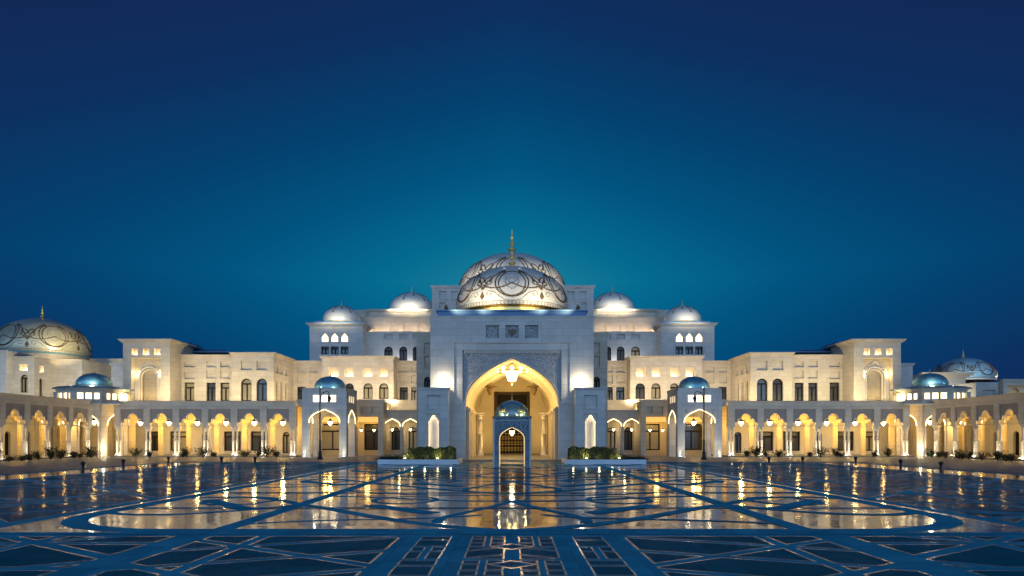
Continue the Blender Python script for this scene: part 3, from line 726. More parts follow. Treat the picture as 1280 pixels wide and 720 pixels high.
    for o in ops[:2]: mb.fbox(fr, o[1]-.1, o[2]+.1, 1.2, 1.3, PZz(527, Y), PZz(520, Y))
    mb.build('glow_painted_lintel', 'lintel_glow', t)  # lit lintel band, its light painted on as emission
    lamp('POINT', (PXx(459, 114), 114.2, 5.6), 260, GOLD, size=.4); lamp('POINT', (PXx(406, 114), 114.2, 5.6), 260, GOLD, size=.4)
    Y = 114; x0, x1 = PXx(479, Y)+.02, PXx(524, Y); fr = frame((x0, Y)); zt = PZz(512.5, Y)
    ah = [arch_hole(PXx(c, Y)-x0, 2.5, .05, PZz(533, Y), PZz(524, Y), 'ogee') for c in (490.5, 513)]
    mb = MB(); mb.poly(fr, [rect(0, x1-x0, .02, zt)]+[[(p[0], max(p[1], .1)) for p in a] for a in ah], 0, .7); cornice(mb, fr, 0, x1-x0, zt-.25, 0, .25, .2, False); mb.box(x0, x1, Y+.71, Y+5, zt-.3, zt)
    mb.build('loggia_wall', 'stone', t)
    mb = MB()
    for c in (490.5, 513): mb.tube([fr(p[0], p[1], -.03) for p in arch(PXx(c, Y)-x0, 2.6, PZz(533, Y), PZz(524, Y)+.05, 'ogee')], .05, 5)
    mb.build('light_strip', 'led', t)
    fr2 = frame((x0, Y+5)); facade(t, fr2, 0, x1-x0, .05, PZz(500, 119), [('A', PXx(494.5, 119)-x0-.75, PXx(494.5, 119)-x0+.75, .9, PZz(534, 119)), ('A', PXx(516, 119)-x0-.75, PXx(516, 119)-x0+.75, .9, PZz(534, 119))], m='stone', name='loggia_back_wall', co=.2)
    lamp('POINT', (PXx(500, 116.5), 116.8, 4.6), 150, WARM, size=.3)
    lamp('AREA', (PXx(500, 116), 115.6, zt+.25), 130, WARM, aim=(PXx(500, 116), 119.5, zt+1.6), size=5)
    for i, px in enumerate((451, 467)):
        lantern(PXx(px, 115), 115.4, 5.1-.9, f'{ORD[i]} small lantern in the wide porch opening {sd} of the portal', None).scale = (.6,)*3
    for i, px in enumerate((490.5, 513)):
        lantern(PXx(px, 116.2), 116.2, 4.3, f'lantern behind the {"outer" if i == 0 else "inner"} pointed arch next to the portal, {sd} side', None).scale = (.6,)*3
    # ---- slab next to the portal
    t = thing('palace_shoulder_block', f'narrow tall plain block touching the {sd} side of the portal', 'building', (PXx(529, 104), 110, .05))
    Y = 104; x0, x1 = PXx(520.6, Y), PXx(546, Y); fr = frame((x0, Y))
    facade(t, fr, 0, x1-x0, .05, PZz(415, Y), pxops(Y, x0, [('B', 530, 537.5, 428.5, 442), ('B', 530, 537.5, 445, 459), ('A', 530, 538.4, 471, 491)]), m='stone', co=.15)
    mb = MB(); mb.box(x0, x1, Y+1.2, Y+30, .05, PZz(415, Y)-.4); mb.build('body', 'stone', t)
    # ---- domed tower
    t = thing('domed_tower', f'square tower with three lit windows and a silver dome, {sd} of the central dome', 'tower', (PXx(420, 138), 138, .05))
    x0, x1, z1 = block(t, 134, 387, 453.5, 404, 14, 9, [('Q', 401.5, 411, 416.5, 427.5), ('Q', 413.6, 423.2, 416.5, 427.5), ('Q', 426, 435.6, 416.5, 427.5), ('G', 401.5, 411, 433, 442.8), ('G', 413.6, 423.2, 433, 442.8), ('G', 426, 435.6, 433, 442.8)], m='portal', cop=.6)
    MB().box(x0+.5, x1-.3, 134.8, 142, z1, z1+.55).build('roof', 'roof', t)
    c = (PXx(427, 138.5), 138.5, z1+.55); dm, cc = dome(t, c, 3.75, 2.9, 'domem'); meridians(t, cc, 3.75, 2.9); finial(t, (c[0], c[1], cc[2]+3.0), 1.2)
    lamp('AREA', (c[0], c[1]-6.2, c[2]-.2), 160, CREAM, aim=(c[0], c[1]-1, c[2]+3.2), size=6, sy_=.4)
    # ---- upper storeys behind
    t = thing('palace_upper_storey', f'stepped upper storey with a silver dome, {sd} of the central dome', 'building', (PXx(500, 142), 148, .05))
    block(t, 136.5, 453, 524, 414.5, 14, 5, [('A', 480, 491, 433, 452), ('A', 499, 509, 433, 452), ('A', 516, 523, 433, 452), ('B', 480, 491, 416.5, 424), ('B', 499, 509, 416.5, 424), ('B', 516, 523, 416.5, 424)], m='portal', cop=.15)
    block(t, 142, 450, 539, 396.5, 20, 6, [('N', 487, 497, 404, 414.5), ('N', 504, 514.5, 404, 414.5), ('N', 522, 532, 404, 414.5)], cop=.15)
    block(t, 149, 461, 545, 387, 26, 12, [], cop=.6, name='top_wall')
    block(t, 150, 444, 461.5, 387.5, 20, 10, [], m='stone', cop=.1)
    c = (PXx(514.8, 155), 155, PZz(387, 149)); dm, cc = dome(t, c, 5.05, 3.9, 'domem'); meridians(t, cc, 5.05, 3.9); finial(t, (c[0], c[1], cc[2]+4.05), 1.6)
    lamp('AREA', (PXx(500, 142), 140.8, PZz(414.5, 136.5)+.4), 240, (1, .74, .46), aim=(PXx(500, 142), 143, PZz(404, 142)+2), size=12)
    lamp('POINT', (PXx(511, 148), 148.0, PZz(396, 142)+.4), 60, WARM, size=.2)
    lamp('AREA', (c[0], c[1]-7.2, c[2]-.1), 290, CREAM, aim=(c[0], c[1]-2, c[2]+3), size=8, sy_=.4)
    lamp('AREA', (PXx(500, 136), 135, 17.7), 130, (.95, .9, .85), aim=(PXx(497, 136), 136.8, 21), size=8)
    # roof floodlights standing behind the parapets of the arcade and porch
    lamp('AREA', (PXx(258, 120), 111.5, 8.9), 1500*K_FLOOD, FLC, aim=(PXx(258, 120), 120, 14), size=10, sy_=.5)
    lamp('AREA', (PXx(316, 117.5), 110.5, 8.9), 1050*K_FLOOD, FLC, aim=(PXx(316, 117.5), 117.5, 13.5), size=8, sy_=.5)
    lamp('AREA', (PXx(366, 120), 116, 9.6), 420*K_FLOOD, WARM, aim=(-41, 122, 13), size=3, sy_=.5)
    lamp('AREA', (PXx(180, 116), 110, 8.9), 1250*K_FLOOD, FLC, aim=(PXx(183, 116), 116, 15), size=8, sy_=.5)
    lamp('AREA', (PXx(445, 118), 117, 9.4), 1900*K_FLOOD, (1, .78, .46), aim=(PXx(445, 124), 124, 13.5), size=14, sy_=.5)
    lamp('AREA', (PXx(508, 122), 121.5, 9.9), 480*K_FLOOD, (1, .78, .46), aim=(PXx(508, 128), 128, 14), size=4, sy_=.5)
    lamp('AREA', (PXx(382, 122), 121.5, 9.9), 480*K_FLOOD, (1, .78, .46), aim=(PXx(382, 128), 128, 14), size=4, sy_=.5)
    # ---- porch pavilion
    t = thing('porch_pavilion', f'domed porch pavilion with glowing pointed arches, {sd} of the portal', 'pavilion', (-28.25, 106.3, .05), 'small domed pavilions')
    Yp = 103; px0, px1 = PXx(378, Yp), PXx(433, Yp); W_ = px1-px0; zt = PZz(485, Yp); zw0, zw1 = PZz(502.4, Yp), PZz(493.8, Yp)
    zs, za = PZz(528.6, Yp), PZz(512.3, Yp)
    frs = [frame((px0, Yp)), (lambda u, v, w_: (px1-w_, Yp+u, v)), (lambda u, v, w_: (px0+w_, Yp+W_-u, v)), (lambda u, v, w_: (px1-u, Yp+W_-w_, v))]
    Wl, St, Mo = MB(), MB(), MB(); cu = W_/2
    for i, f in enumerate(frs):
        e = 0 if i in (0, 3) else .605
        ah = arch_hole(cu, 4.45, .06, zs, za, 'ogee')
        wins = [rect(cu+k_*1.27-.46, cu+k_*1.27+.46, zw0, zw1) for k_ in (-1, 0, 1)]
        Wl.poly(f, [rect(e, W_-e, .02, zt), ah]+wins, 0, .6)
        cornice(Wl, f, 0, W_, zt-.3, 0, .3, .12)
        for k_ in (-1, 1): Wl.fbox(f, cu+k_*(W_/2-.3)-.3, cu+k_*(W_/2-.3)+.3, -.06, 0, .02, zt-.3)
        for w_ in wins:
            q = MB(); q.poly(f, [w_], .25, .3); q.build('lit_window', 'lit', t)
        St.tube([f(p[0], p[1], -.06) for p in arch(cu, 4.6, zs, za+.06, 'ogee')], .04, 5)
        fo, fi = rect(cu-2.55, cu+2.55, zs-.1, PZz(508.5, Yp)), rect(cu-2.43, cu+2.43, zs-.1, PZz(508.5, Yp)-.12)
        Mo.poly(f, [fo, fi], -.05, .02)
        for k_ in (-1, 1):
            Mo.tube([f(cu+k_*1.95+.25*math.cos(a), zs+1.55+.25*math.sin(a), -.03) for a in [q_*math.pi/6 for q_ in range(12)]], .06, 5, True)
    Wl.box(px0+.3, px1-.3, Yp+.3, Yp+W_-.3, zt-.35, zt-.15)
    Wl.build('wall', 'portal', t); St.build('light_strip', 'led', t); Mo.build('moulding', 'stone_plain', t)
    for (xx, yy) in ((px0+.95, Yp+.35), (px1-.95, Yp+.35), (px1-.35, Yp+1.0), (px0+.95, Yp+W_-.35), (px1-.95, Yp+W_-.35)):
        put(COL, 'column', t, xx, yy, .05, sc=(1.1, 1.1, (zs-.05)/4.75))
    c = ((px0+px1)/2, Yp+W_/2, zt-.15); dm, cc = dome(t, c, 2.4, 1.75, 'domeb', band=.09, n=32); meridians(t, cc, 2.4, 1.75, 12, 'gold', .02); finial(t, (c[0], c[1], cc[2]+1.8), .7)
    for k_ in (-1, 1): lamp('POINT', (c[0]+k_*1.6, c[1]-2.75, c[2]+.25), 45, CREAM, size=.1)
    lamp('AREA', (c[0], Yp-3, .3), 210, CREAM, aim=(c[0], Yp, 7), size=5, sy_=.3)  # fill light added low in front to warm the pavilion face, no fixture
    lantern(c[0], c[1], 5.2, f'lantern hanging inside the porch pavilion {sd} of the portal', 260)
    for i, xx in enumerate((px0+.35, px1-.35)):
        uplight(xx, Yp-.3, .05, f'bright uplight at the {"outer" if i == 0 else "inner"} front pier of the {sd} porch pavilion', (xx, Yp+.1, 3), 70)
    # ---- corner pavilion
    t = thing('corner_pavilion', f'octagonal pavilion with low blue dome in the {sd} corner of the arcades', 'pavilion', (-67.8, 111.0, .05), 'small domed pavilions')
    Rr = 5.2; vx = [(-67.8+Rr*math.cos(R(-45+k_*45)), 111.0+Rr*math.sin(R(-45+k_*45))) for k_ in range(8)]
    Wl, St = MB(), MB(); zt = 10.8
    for k_ in range(8):
        a, b = vx[k_], vx[(k_+1) % 8]; ln = math.hypot(b[0]-a[0], b[1]-a[1]); f = frame(a, math.atan2(b[1]-a[1], b[0]-a[0]))
        wins = [rect(ln/2+j*1.15-.42, ln/2+j*1.15+.42, 9.1, 10.05) for j in (-1, 0, 1)]
        Wl.poly(f, [rect(0, ln, .05, zt), arch_hole(ln/2, 2.5, .06, 4.9, 6.7, 'ogee')]+wins, 0, .55)
        Wl.fbox(f, -.45, .45, -.2, .3, .05, zt-.6)
        cornice(Wl, f, 0, ln, zt-.35, 0, .35, .25)
        if k_ in (0, 7, 1, 6):
            for w_ in wins: q = MB(); q.poly(f, [w_], .25, .3); q.build('lit_window', 'lit', t)
            St.tube([f(p[0], p[1], -.04) for p in arch(ln/2, 2.6, 4.9, 6.75, 'ogee')], .05, 5)
    Wl.build('wall', 'stone', t); St.build('light_strip', 'led', t)
    mb = MB(); mb.box(-75, -62.3, 116.01, 116.5, .05, 8.1); mb.box(-75, -74.5, 106.85, 116, .05, 8.1); mb.box(-74.4, -60.8, 106, 115.9, 8.2, 8.4); mb.build('corner_wall', 'stone_plain', t)
    MB().lathe([(Rr+.6, zt), (Rr+.65, zt+.18), (3.2, zt+.55), (2.9, zt+.6)], (-67.8, 111.0, 0), 8, smooth=False).build('roof', 'roof', t)
    c = (-67.8, 111.0, zt+.55); dm, cc = dome(t, c, 2.6, 1.7, 'domeb', band=.07, n=32); meridians(t, cc, 2.6, 1.7, 12, 'gold', .02); finial(t, (c[0], c[1], cc[2]+1.8), .7)
    lamp('POINT', (c[0]+1.6, c[1]-3.2, c[2]+.35), 190, CREAM, size=.2)
    lamp('POINT', (c[0]-1.9, c[1]-3.0, c[2]+.3), 12, CREAM, size=.1)
    lantern(-67.8, 111.0, 5.4, f'lantern hanging inside the octagonal {sd} corner pavilion', 420)
    a = vx[0]; uplight(a[0]+.3, a[1]-.9, .05, f'bright uplight at the front pier of the {sd} corner pavilion', (a[0], a[1], 5), 900)
    lamp('POINT', (a[0]+.5, a[1]-.8, 1.2), 160, CREAM, size=.15)
MIR = 1
# ================================================================== DOMED HALLS BEHIND THE WINGS
t = thing('domed_hall', 'cream hall under the large patterned dome at the left edge', 'building', (-92, 135, .05))
block(t, 124, 10.5, 42.6, 445.5, 6, 6.2, [('L', 24, 35, 454.5, 463.6), ('A', 25, 34.5, 468, 490.5)], side_ops=[('L', 1.3, 2.6, 15.0, 16.4), ('A', 1.4, 2.5, 9, 14)], cop=.25)
block(t, 130.3, -30, 102.5, 449.3, 6, 20, [('N', 84, 95, 461, 484)], cop=.25, side_ops=[('B', 2, 5, 13, 15)])
block(t, 122, -70, 8, 438, 6, 12, [], m='portal', cop=.25)
block(t, 140, 100, 156, 448.5, 6, 10, [('B', 118, 127, 459, 466)], cop=.3)
c = (PXx(53, 137), 137, PZz(449, 130)-.1)
MB().lathe([(8.2, 0), (8.2, 1.3)], c, 48, smooth=False).build('drum', 'filp', t)
c = (c[0], c[1], c[2]+1.3); dm, cc = dome(t, c, 8.5, 6.1, 'domeh', n=64, band=.05, bandm='domeb'); filigree(t, cc, 8.5, 6.1, 6, .09, -12); finial(t, (c[0], c[1], cc[2]+6.2), 2.6)
lamp('SPOT', (c[0]+15, c[1]-12, c[2]+0), 9000, FLC, aim=(c[0]+3, c[1]-2, c[2]+4), size=.4, angle=70, blend=1)
lamp('AREA', (PXx(60, 118), 116, 9.3), 1300, CREAM, aim=(PXx(60, 126), 126, 14), size=12, sy_=.6)
lamp('AREA', (PXx(125, 128), 128, 11.3), 500, CREAM, aim=(PXx(120, 138), 138, 15), size=6, sy_=.5)
t = thing('domed_hall', 'low hall under a dark blue patterned dome beyond the right arcade wing', 'building', (103, 140, .05))
x0, x1 = 81.4, PXx(1256, 120)
fr = frame((x0, 120)); z1 = PZz(478, 120)
facade(t, fr, 0, x1-x0, 6, z1, [('B', 1.2, 3.4, 9.2, 11.4)], m='portal', co=.2)
mb = MB(); mb.box(x0, x0+.6, 120.705, 132, 6, z1); mb.box(x0+.6, x1, 131, 131.6, 6, z1); mb.box(x0+.3, x1-.3, 120.3, 131, z1-.4, z1-.2); mb.build('side_wall', 'stone_plain', t)
x0 = PXx(1254, 112); fr = frame((x0, 112)); z1 = PZz(474, 112)
facade(t, fr, 0, 14, 6, z1, [('X', .6, 4.6, 8, PZz(481.5, 112))], m='stone', co=.3, t=.8)
ar = arch_hole(2.6, 3.4, 6, PZz(499, 112), PZz(484, 112), 'multi')
mb = MB(); mb.poly(fr, [rect(.4, 4.8, 5.9, z1-.3), ar], .81, 1.1); mb.fbox(fr, .4, 4.8, 1.6, 1.7, 5.9, z1-.3); mb.build('niche_back', 'soffit', t)
for u in (.9, 4.3): p = fr(u, 9.0, .4); lamp('POINT', p, 40, WARM, size=.1)
x0, x1 = PXx(1155, 142), PXx(1207, 142); fr = frame((x0, 142)); z1 = PZz(466, 142)
facade(t, fr, 0, x1-x0, 6, z1, [], m='stone', co=1.2, ch=.9)
mb = MB(); mb.box(x0, x1, 142.71, 156, 6, z1-.2); mb.build('body', 'stone', t)
mb = MB(); mb.box(PXx(1120, 140), PXx(1300, 140), 150, 175, 4, PZz(481, 150)); mb.box(PXx(1140, 125), PXx(1190, 125), 128, 140, 6, PZz(480, 128)); mb.build('lower_roof_terrace', 'stone', t)
c = (PXx(1204, 162), 162, PZz(477, 162)); dm, cc = dome(t, c, 6.6, 4.5, 'domep', n=64, band=.06, bandm='stone_plain'); filigree(t, cc, 6.6, 4.5, 6, .09, 12)
lamp('SPOT', (c[0]-4, c[1]-16, c[2]+1), 2500, (.9, .95, 1), aim=(c[0], c[1]-2, c[2]+3), size=.4, angle=60, blend=1); finial(t, (c[0], c[1], cc[2]+4.6), 2.0)
lamp('POINT', (c[0]+7.6, c[1]-3, c[2]+1), 330, WARM, size=.3); lamp('POINT', (c[0]-6.5, c[1]-6.5, c[2]+.8), 260, WARM, size=.3)
lamp('AREA', (PXx(1180, 136), 136.5, 11.5), 480, CREAM, aim=(PXx(1180, 142), 142, 15), size=7, sy_=.5)
lamp('AREA', (77, 124, 9.2), 380, CREAM, aim=(81.4, 125, 11), size=5, sy_=.5)
# small lower block beside each gate tower
for MIR in (1, -1):
    t = thing('palace_annex', f'small plain block just outside the {side()} gate tower', 'building', (PXx(146, 126), 128, .05))
    block(t, 126, 139, 156, 454, 6, 8, [], m='portal', cop=.3)
MIR = 1
# ================================================================== PORTAL
t = thing('entrance_portal', 'huge central portal with tall pointed arch and glowing interior', 'portal', (0, 88, .05))
Y = 88.0; hw = 10.5; ztop = PZz(395, Y)
fr = frame((0, Y))
al, at_ = PXx(712.2, Y), PZz(429, Y)
aop = PXx(698, Y); zs, za = PZz(509, Y), PZz(447.5, Y)
mb = MB()
sq = [rect(PXx(c-8.3, Y), PXx(c+8.3, Y), PZz(422.8, Y), PZz(406.3, Y)) for c in (615.5, 640, 664.5)]
pl = [(-hw, .05), (-al, .05), (-al, at_), (al, at_), (al, .05), (hw, .05), (hw, ztop), (-hw, ztop)]
mb.poly(fr, [pl] + sq, 0, .5)
cornice(mb, fr, -hw, hw, ztop-.3, 0, .3, .15)
mb.box(-hw, hw, Y+22.005, Y+22.4, za+1.6, ztop); mb.box(-hw, -hw+.8, Y+.505, Y+34, .05, ztop); mb.box(hw-.8, hw, Y+.505, Y+34, .05, ztop)
mb.box(-hw+.81, hw-.81, Y+.6, Y+34, ztop-.5, ztop-.1)
mb.build('front_wall', 'portal', t)
mb = MB()
for q in sq: mb.poly(fr, [q], .42, .51)
mb.build('square_recess', 'carved', t)
# carved screen with the pointed arch
ah = arch_hole(0, 2*aop, .06, zs, za, 'ogee')
mb = MB(); mb.poly(fr, [rect(-al+.001, al-.001, .02, at_), ah], .51, .9); mb.build('carved_screen', 'carved', t)
mb = MB(); mb.poly(fr, [rect(-hw+.81, hw-.81, .02, za+1.5), ah], .905, 22.0); mb.build('vault', 'soffit', t)
mb = MB()
b2 = PXx(702, Y)
mb.poly(fr, [[(-al, .06), (-al, at_), (al, at_), (al, .06), (b2, .06), (b2, at_-.9), (-b2, at_-.9), (-b2, .06)]], .2, .52)
for s in (-1, 1):
    for r_ in (.62, .40): mb.tube([fr(s*PXx(694.5, Y)+r_*math.cos(a), PZz(437, Y)-.45+r_*math.sin(a), .44) for a in [q*math.pi/10 for q in range(20)]], .08, 6, True)
ar = arch(0, 2*aop+.3, zs, za+.2, 'ogee'); mb.tube([fr(p[0], p[1], .46) for p in ar], .10, 6)
mb.build('arch_border', 'portal', t)
mb = MB()
for i in range(46):
    u = -b2+.15+(2*b2-.3)*(i+.5)/46; mb.poly(fr, [[(u-.1, at_-.92), (u-.1, at_-1.15), (u, at_-1.38), (u+.1, at_-1.15), (u+.1, at_-.92)]], .3, .515)
mb.build('cresting', 'stone_plain', t)
# jamb pedestals and cornices at the spring of the arch
mb = MB(); zsp = PZz(505, Y)
for s in (-1, 1):
    a, b = sorted((s*(aop+.02), s*(al+1.25)))
    mb.box(a, b, Y-.35, Y+.195, .05, zsp)
    mb.box(a-.1, b+.1, Y-.5, Y+.19, zsp, zsp+.3); mb.box(a-.05, b+.05, Y-.42, Y+.19, zsp-.5, zsp-.35)
    mb.box(a-.05, b+.05, Y-.5, Y+.19, .05, .7)
    mb.build('jamb', 'portal', t); mb = MB()
for yy in (Y+1.5, Y+9, Y+17, Y+21):
    for s in (-1, 1):
        mb = MB()
        a, b = sorted((s*(aop-.02), s*(aop-.42))); mb.box(a, b, yy-.6, yy+.6, .22, zs-.5)
        a, b = sorted((s*(aop-.01), s*(aop-.6))); mb.box(a, b, yy-.75, yy+.75, zs-.5, zs-.1)
        mb.build('pilaster', 'soffit', t)
for s in (-1, 1):
    mb = MB()
    a, b = sorted((s*(aop-.005), s*(aop-.3))); mb.box(a, b, Y+.95, Y+21.9, zs-.1, zs+.15); mb.build('cornice', 'soffit', t)
for s in (-1, 1):
    for dy in (-1.2, 0):
        put(COL, 'column', t, s*(aop-1.0), Y+19.5+dy, .22, sc=(1.9, 1.9, (zs-.3)/4.75))
# chamber behind: back wall with tall framed door
yb = 121.0
frb = frame((0, yb)); dw = PXx(662, yb)
mb = MB(); mb.poly(frb, [rect(-9.6, 9.6, .02, 14.5), rect(-dw, dw, .1, PZz(490, yb))], 0, .6)
mb.box(-9.6, -9.3, Y+22.5, yb, .05, 14.5); mb.box(9.3, 9.6, Y+22.5, yb, .05, 14.5); mb.box(-9.6, 9.6, Y+22.5, yb+.6, 14.5, 14.8)
mb.box(-9.2, 9.2, yb-.25, yb-.01, PZz(514, yb), PZz(511, yb))
ar = arch(0, 11.2, PZz(508, yb), PZz(470, yb), 'round'); mb.tube([(p[0], yb-.05, p[1]) for p in ar], .16, 6)
mb.build('chamber_wall', 'soffit', t)
mb = MB(); fo, fi = rect(-dw, dw, .1, PZz(490, yb)), rect(-dw+.5, dw-.5, .1, PZz(490, yb)-.5); mb.poly(frb, [fo, fi], -.25, .3); mb.fbox(frb, -dw+.4, dw-.4, -.1, .3, 4.2, 4.6); mb.build('door_frame', 'wood', t)
dr = MB(); dr.fbox(frb, -dw+.4, dw-.4, .4, .5, .1, PZz(490, yb)); d_o = dr.build('door', 'frame', t)
mb = MB()
for i in range(-4, 5):
    mb.tube([(i*.55, yb+.3, .3), (i*.55, yb+.3, 4.2)], .035, 4)
for j in range(1, 8): mb.tube([(-dw+.5, yb+.3, .3+j*.5), (dw-.5, yb+.3, .3+j*.5)], .03, 4)
for i in range(-4, 4):
    for j in range(3): mb.tube([(i*.55+.27+.2*math.cos(a), yb+.28, 1.0+j+.2*math.sin(a)) for a in [q*math.pi/4 for q in range(8)]], .03, 4, True)
mb.build('gilded_grille', 'gold', d_o)
# parapet slab, drum and front dome
mb = MB(); mb.box(PXx(547, 91), PXx(733, 91), 91, 109, ztop-.1, PZz(387, 91)); mb.box(PXx(547, 91)-.2, PXx(733, 91)+.2, 90.8, 109, PZz(387, 91)-.25, PZz(387, 91)-.05); mb.build('parapet', 'roof', t)
c = (0, 100, PZz(387, 91)-.02)
MB().lathe([(7.3, 0), (7.35, .75), (7.5, .8)], c, 64, smooth=False).build('drum', 'gold', t)
c = (0, 100, c[2]+.8); DR, DH = 8.1, 5.6
dm, cc = dome(t, c, DR, DH, 'dome', n=72, band=.035, bandm='gold', tip=.03); filigree(t, cc, DR, DH, 6, .088)
finial(t, (0, 100, cc[2]+DH+.05), 3.4)
for s in (-1, 1): lamp('POINT', (s*1.3, 97.6, cc[2]+DH+1.3), 9, FLC, size=.1)
for s in (-1, 1):
    MB().lathe([(.06, 0), (.10, .1), (.42, .5), (.10, .9), (.04, 1.0)], (s*8.9, 92.5, PZz(387, 91)), 4, smooth=False).build('roof_ornament', 'fil', t)
# emblem: spread falcon on the central square
e = MB(); ec = (0, PZz(414.5, Y)); ef = lambda u, v, w_: (ec[0]+u, Y+w_, ec[1]+v)
e.poly(ef, [[(-.10, .38), (.0, .50), (.14, .44), (.10, .30), (.18, .1), (.12, -.28), (0, -.40), (-.12, -.28), (-.18, .1), (-.08, .28)]], .33, .42)
for s in (-1, 1):
    e.poly(ef, [[(s*.12, .22), (s*.34, .40), (s*.52, .36), (s*.50, .05), (s*.40, -.28), (s*.30, -.18), (s*.26, -.34), (s*.19, -.2), (s*.15, -.3)]], .35, .42)
e.poly(ef, [[(-.30, -.46), (0, -.56), (.30, -.46), (.26, -.37), (0, -.45), (-.26, -.37)]], .34, .42)
e.build('falcon_emblem', 'fil', t)
# portal lighting
for s in (-1, 1):
    lamp('POINT', (s*PXx(726.5, 87), 87.15, PZz(480, 87)+.2), 330*K_PORTAL, (1, .84, .56), size=.25)
    lamp('SPOT', (s*4.4, 106.5, .5), 900*K_PORTAL, PG, aim=(s*5.1, 108, 6), size=.15, angle=75, blend=1)
    lamp('SPOT', (s*9, 117, .5), 800*K_PORTAL, PG, aim=(s*3, 120.8, 8), size=.15, angle=100, blend=1)
for x_ in (-8, -4.2, 4.2, 8): lamp('SPOT', (x_, 88.5, 19.7), 1700, CREAM, aim=(x_*.55, 95, 25.2), size=.3, angle=95, blend=1)
for s in (-1, 1): lamp('POINT', (s*4.5, 91.2, 20.6), 30, GOLD, size=.15)
# ---- rear block with the great dome
t = thing('central_dome_block', 'high rear block under the great dome behind the portal', 'building', (0, 140, .05))
Y = 118.6; x0, x1, z1 = PXx(540, Y), PXx(742, Y), PZz(357, Y); fr = frame((x0, Y))
facade(t, fr, 0, x1-x0, 15, z1, pxops(Y, x0, [('B', 549, 558, 364, 374), ('B', 564, 573, 364, 374), ('B', 709, 718, 364, 374), ('B', 724, 733, 364, 374), ('B', 549, 556, 378, 386), ('B', 726, 733, 378, 386)]), m='portal', co=.3)
mb = MB(); mb.box(x0, x1, Y+.9, 160, 15, z1-.2); mb.build('body', 'portal', t)
c = (0, 141, z1-.2)
MB().lathe([(10.2, 0), (10.2, 1.2), (10.5, 1.3)], c, 64, smooth=False).build('drum', 'gold', t)
c = (0, 141, z1+1.1); DR2, DH2 = 11.1, 8.2
dm, cc = dome(t, c, DR2, DH2, 'dome', n=72, band=.03, tip=.03); filigree(t, cc, DR2, DH2, 6, .10)
finial(t, (0, 141, cc[2]+DH2+.1), 5.2)
for s in (-1, 1): lamp('SPOT', (s*9, 124, z1+.3), 7500, CREAM, aim=(s*4, 136, z1+7), size=.4, angle=95, blend=1)
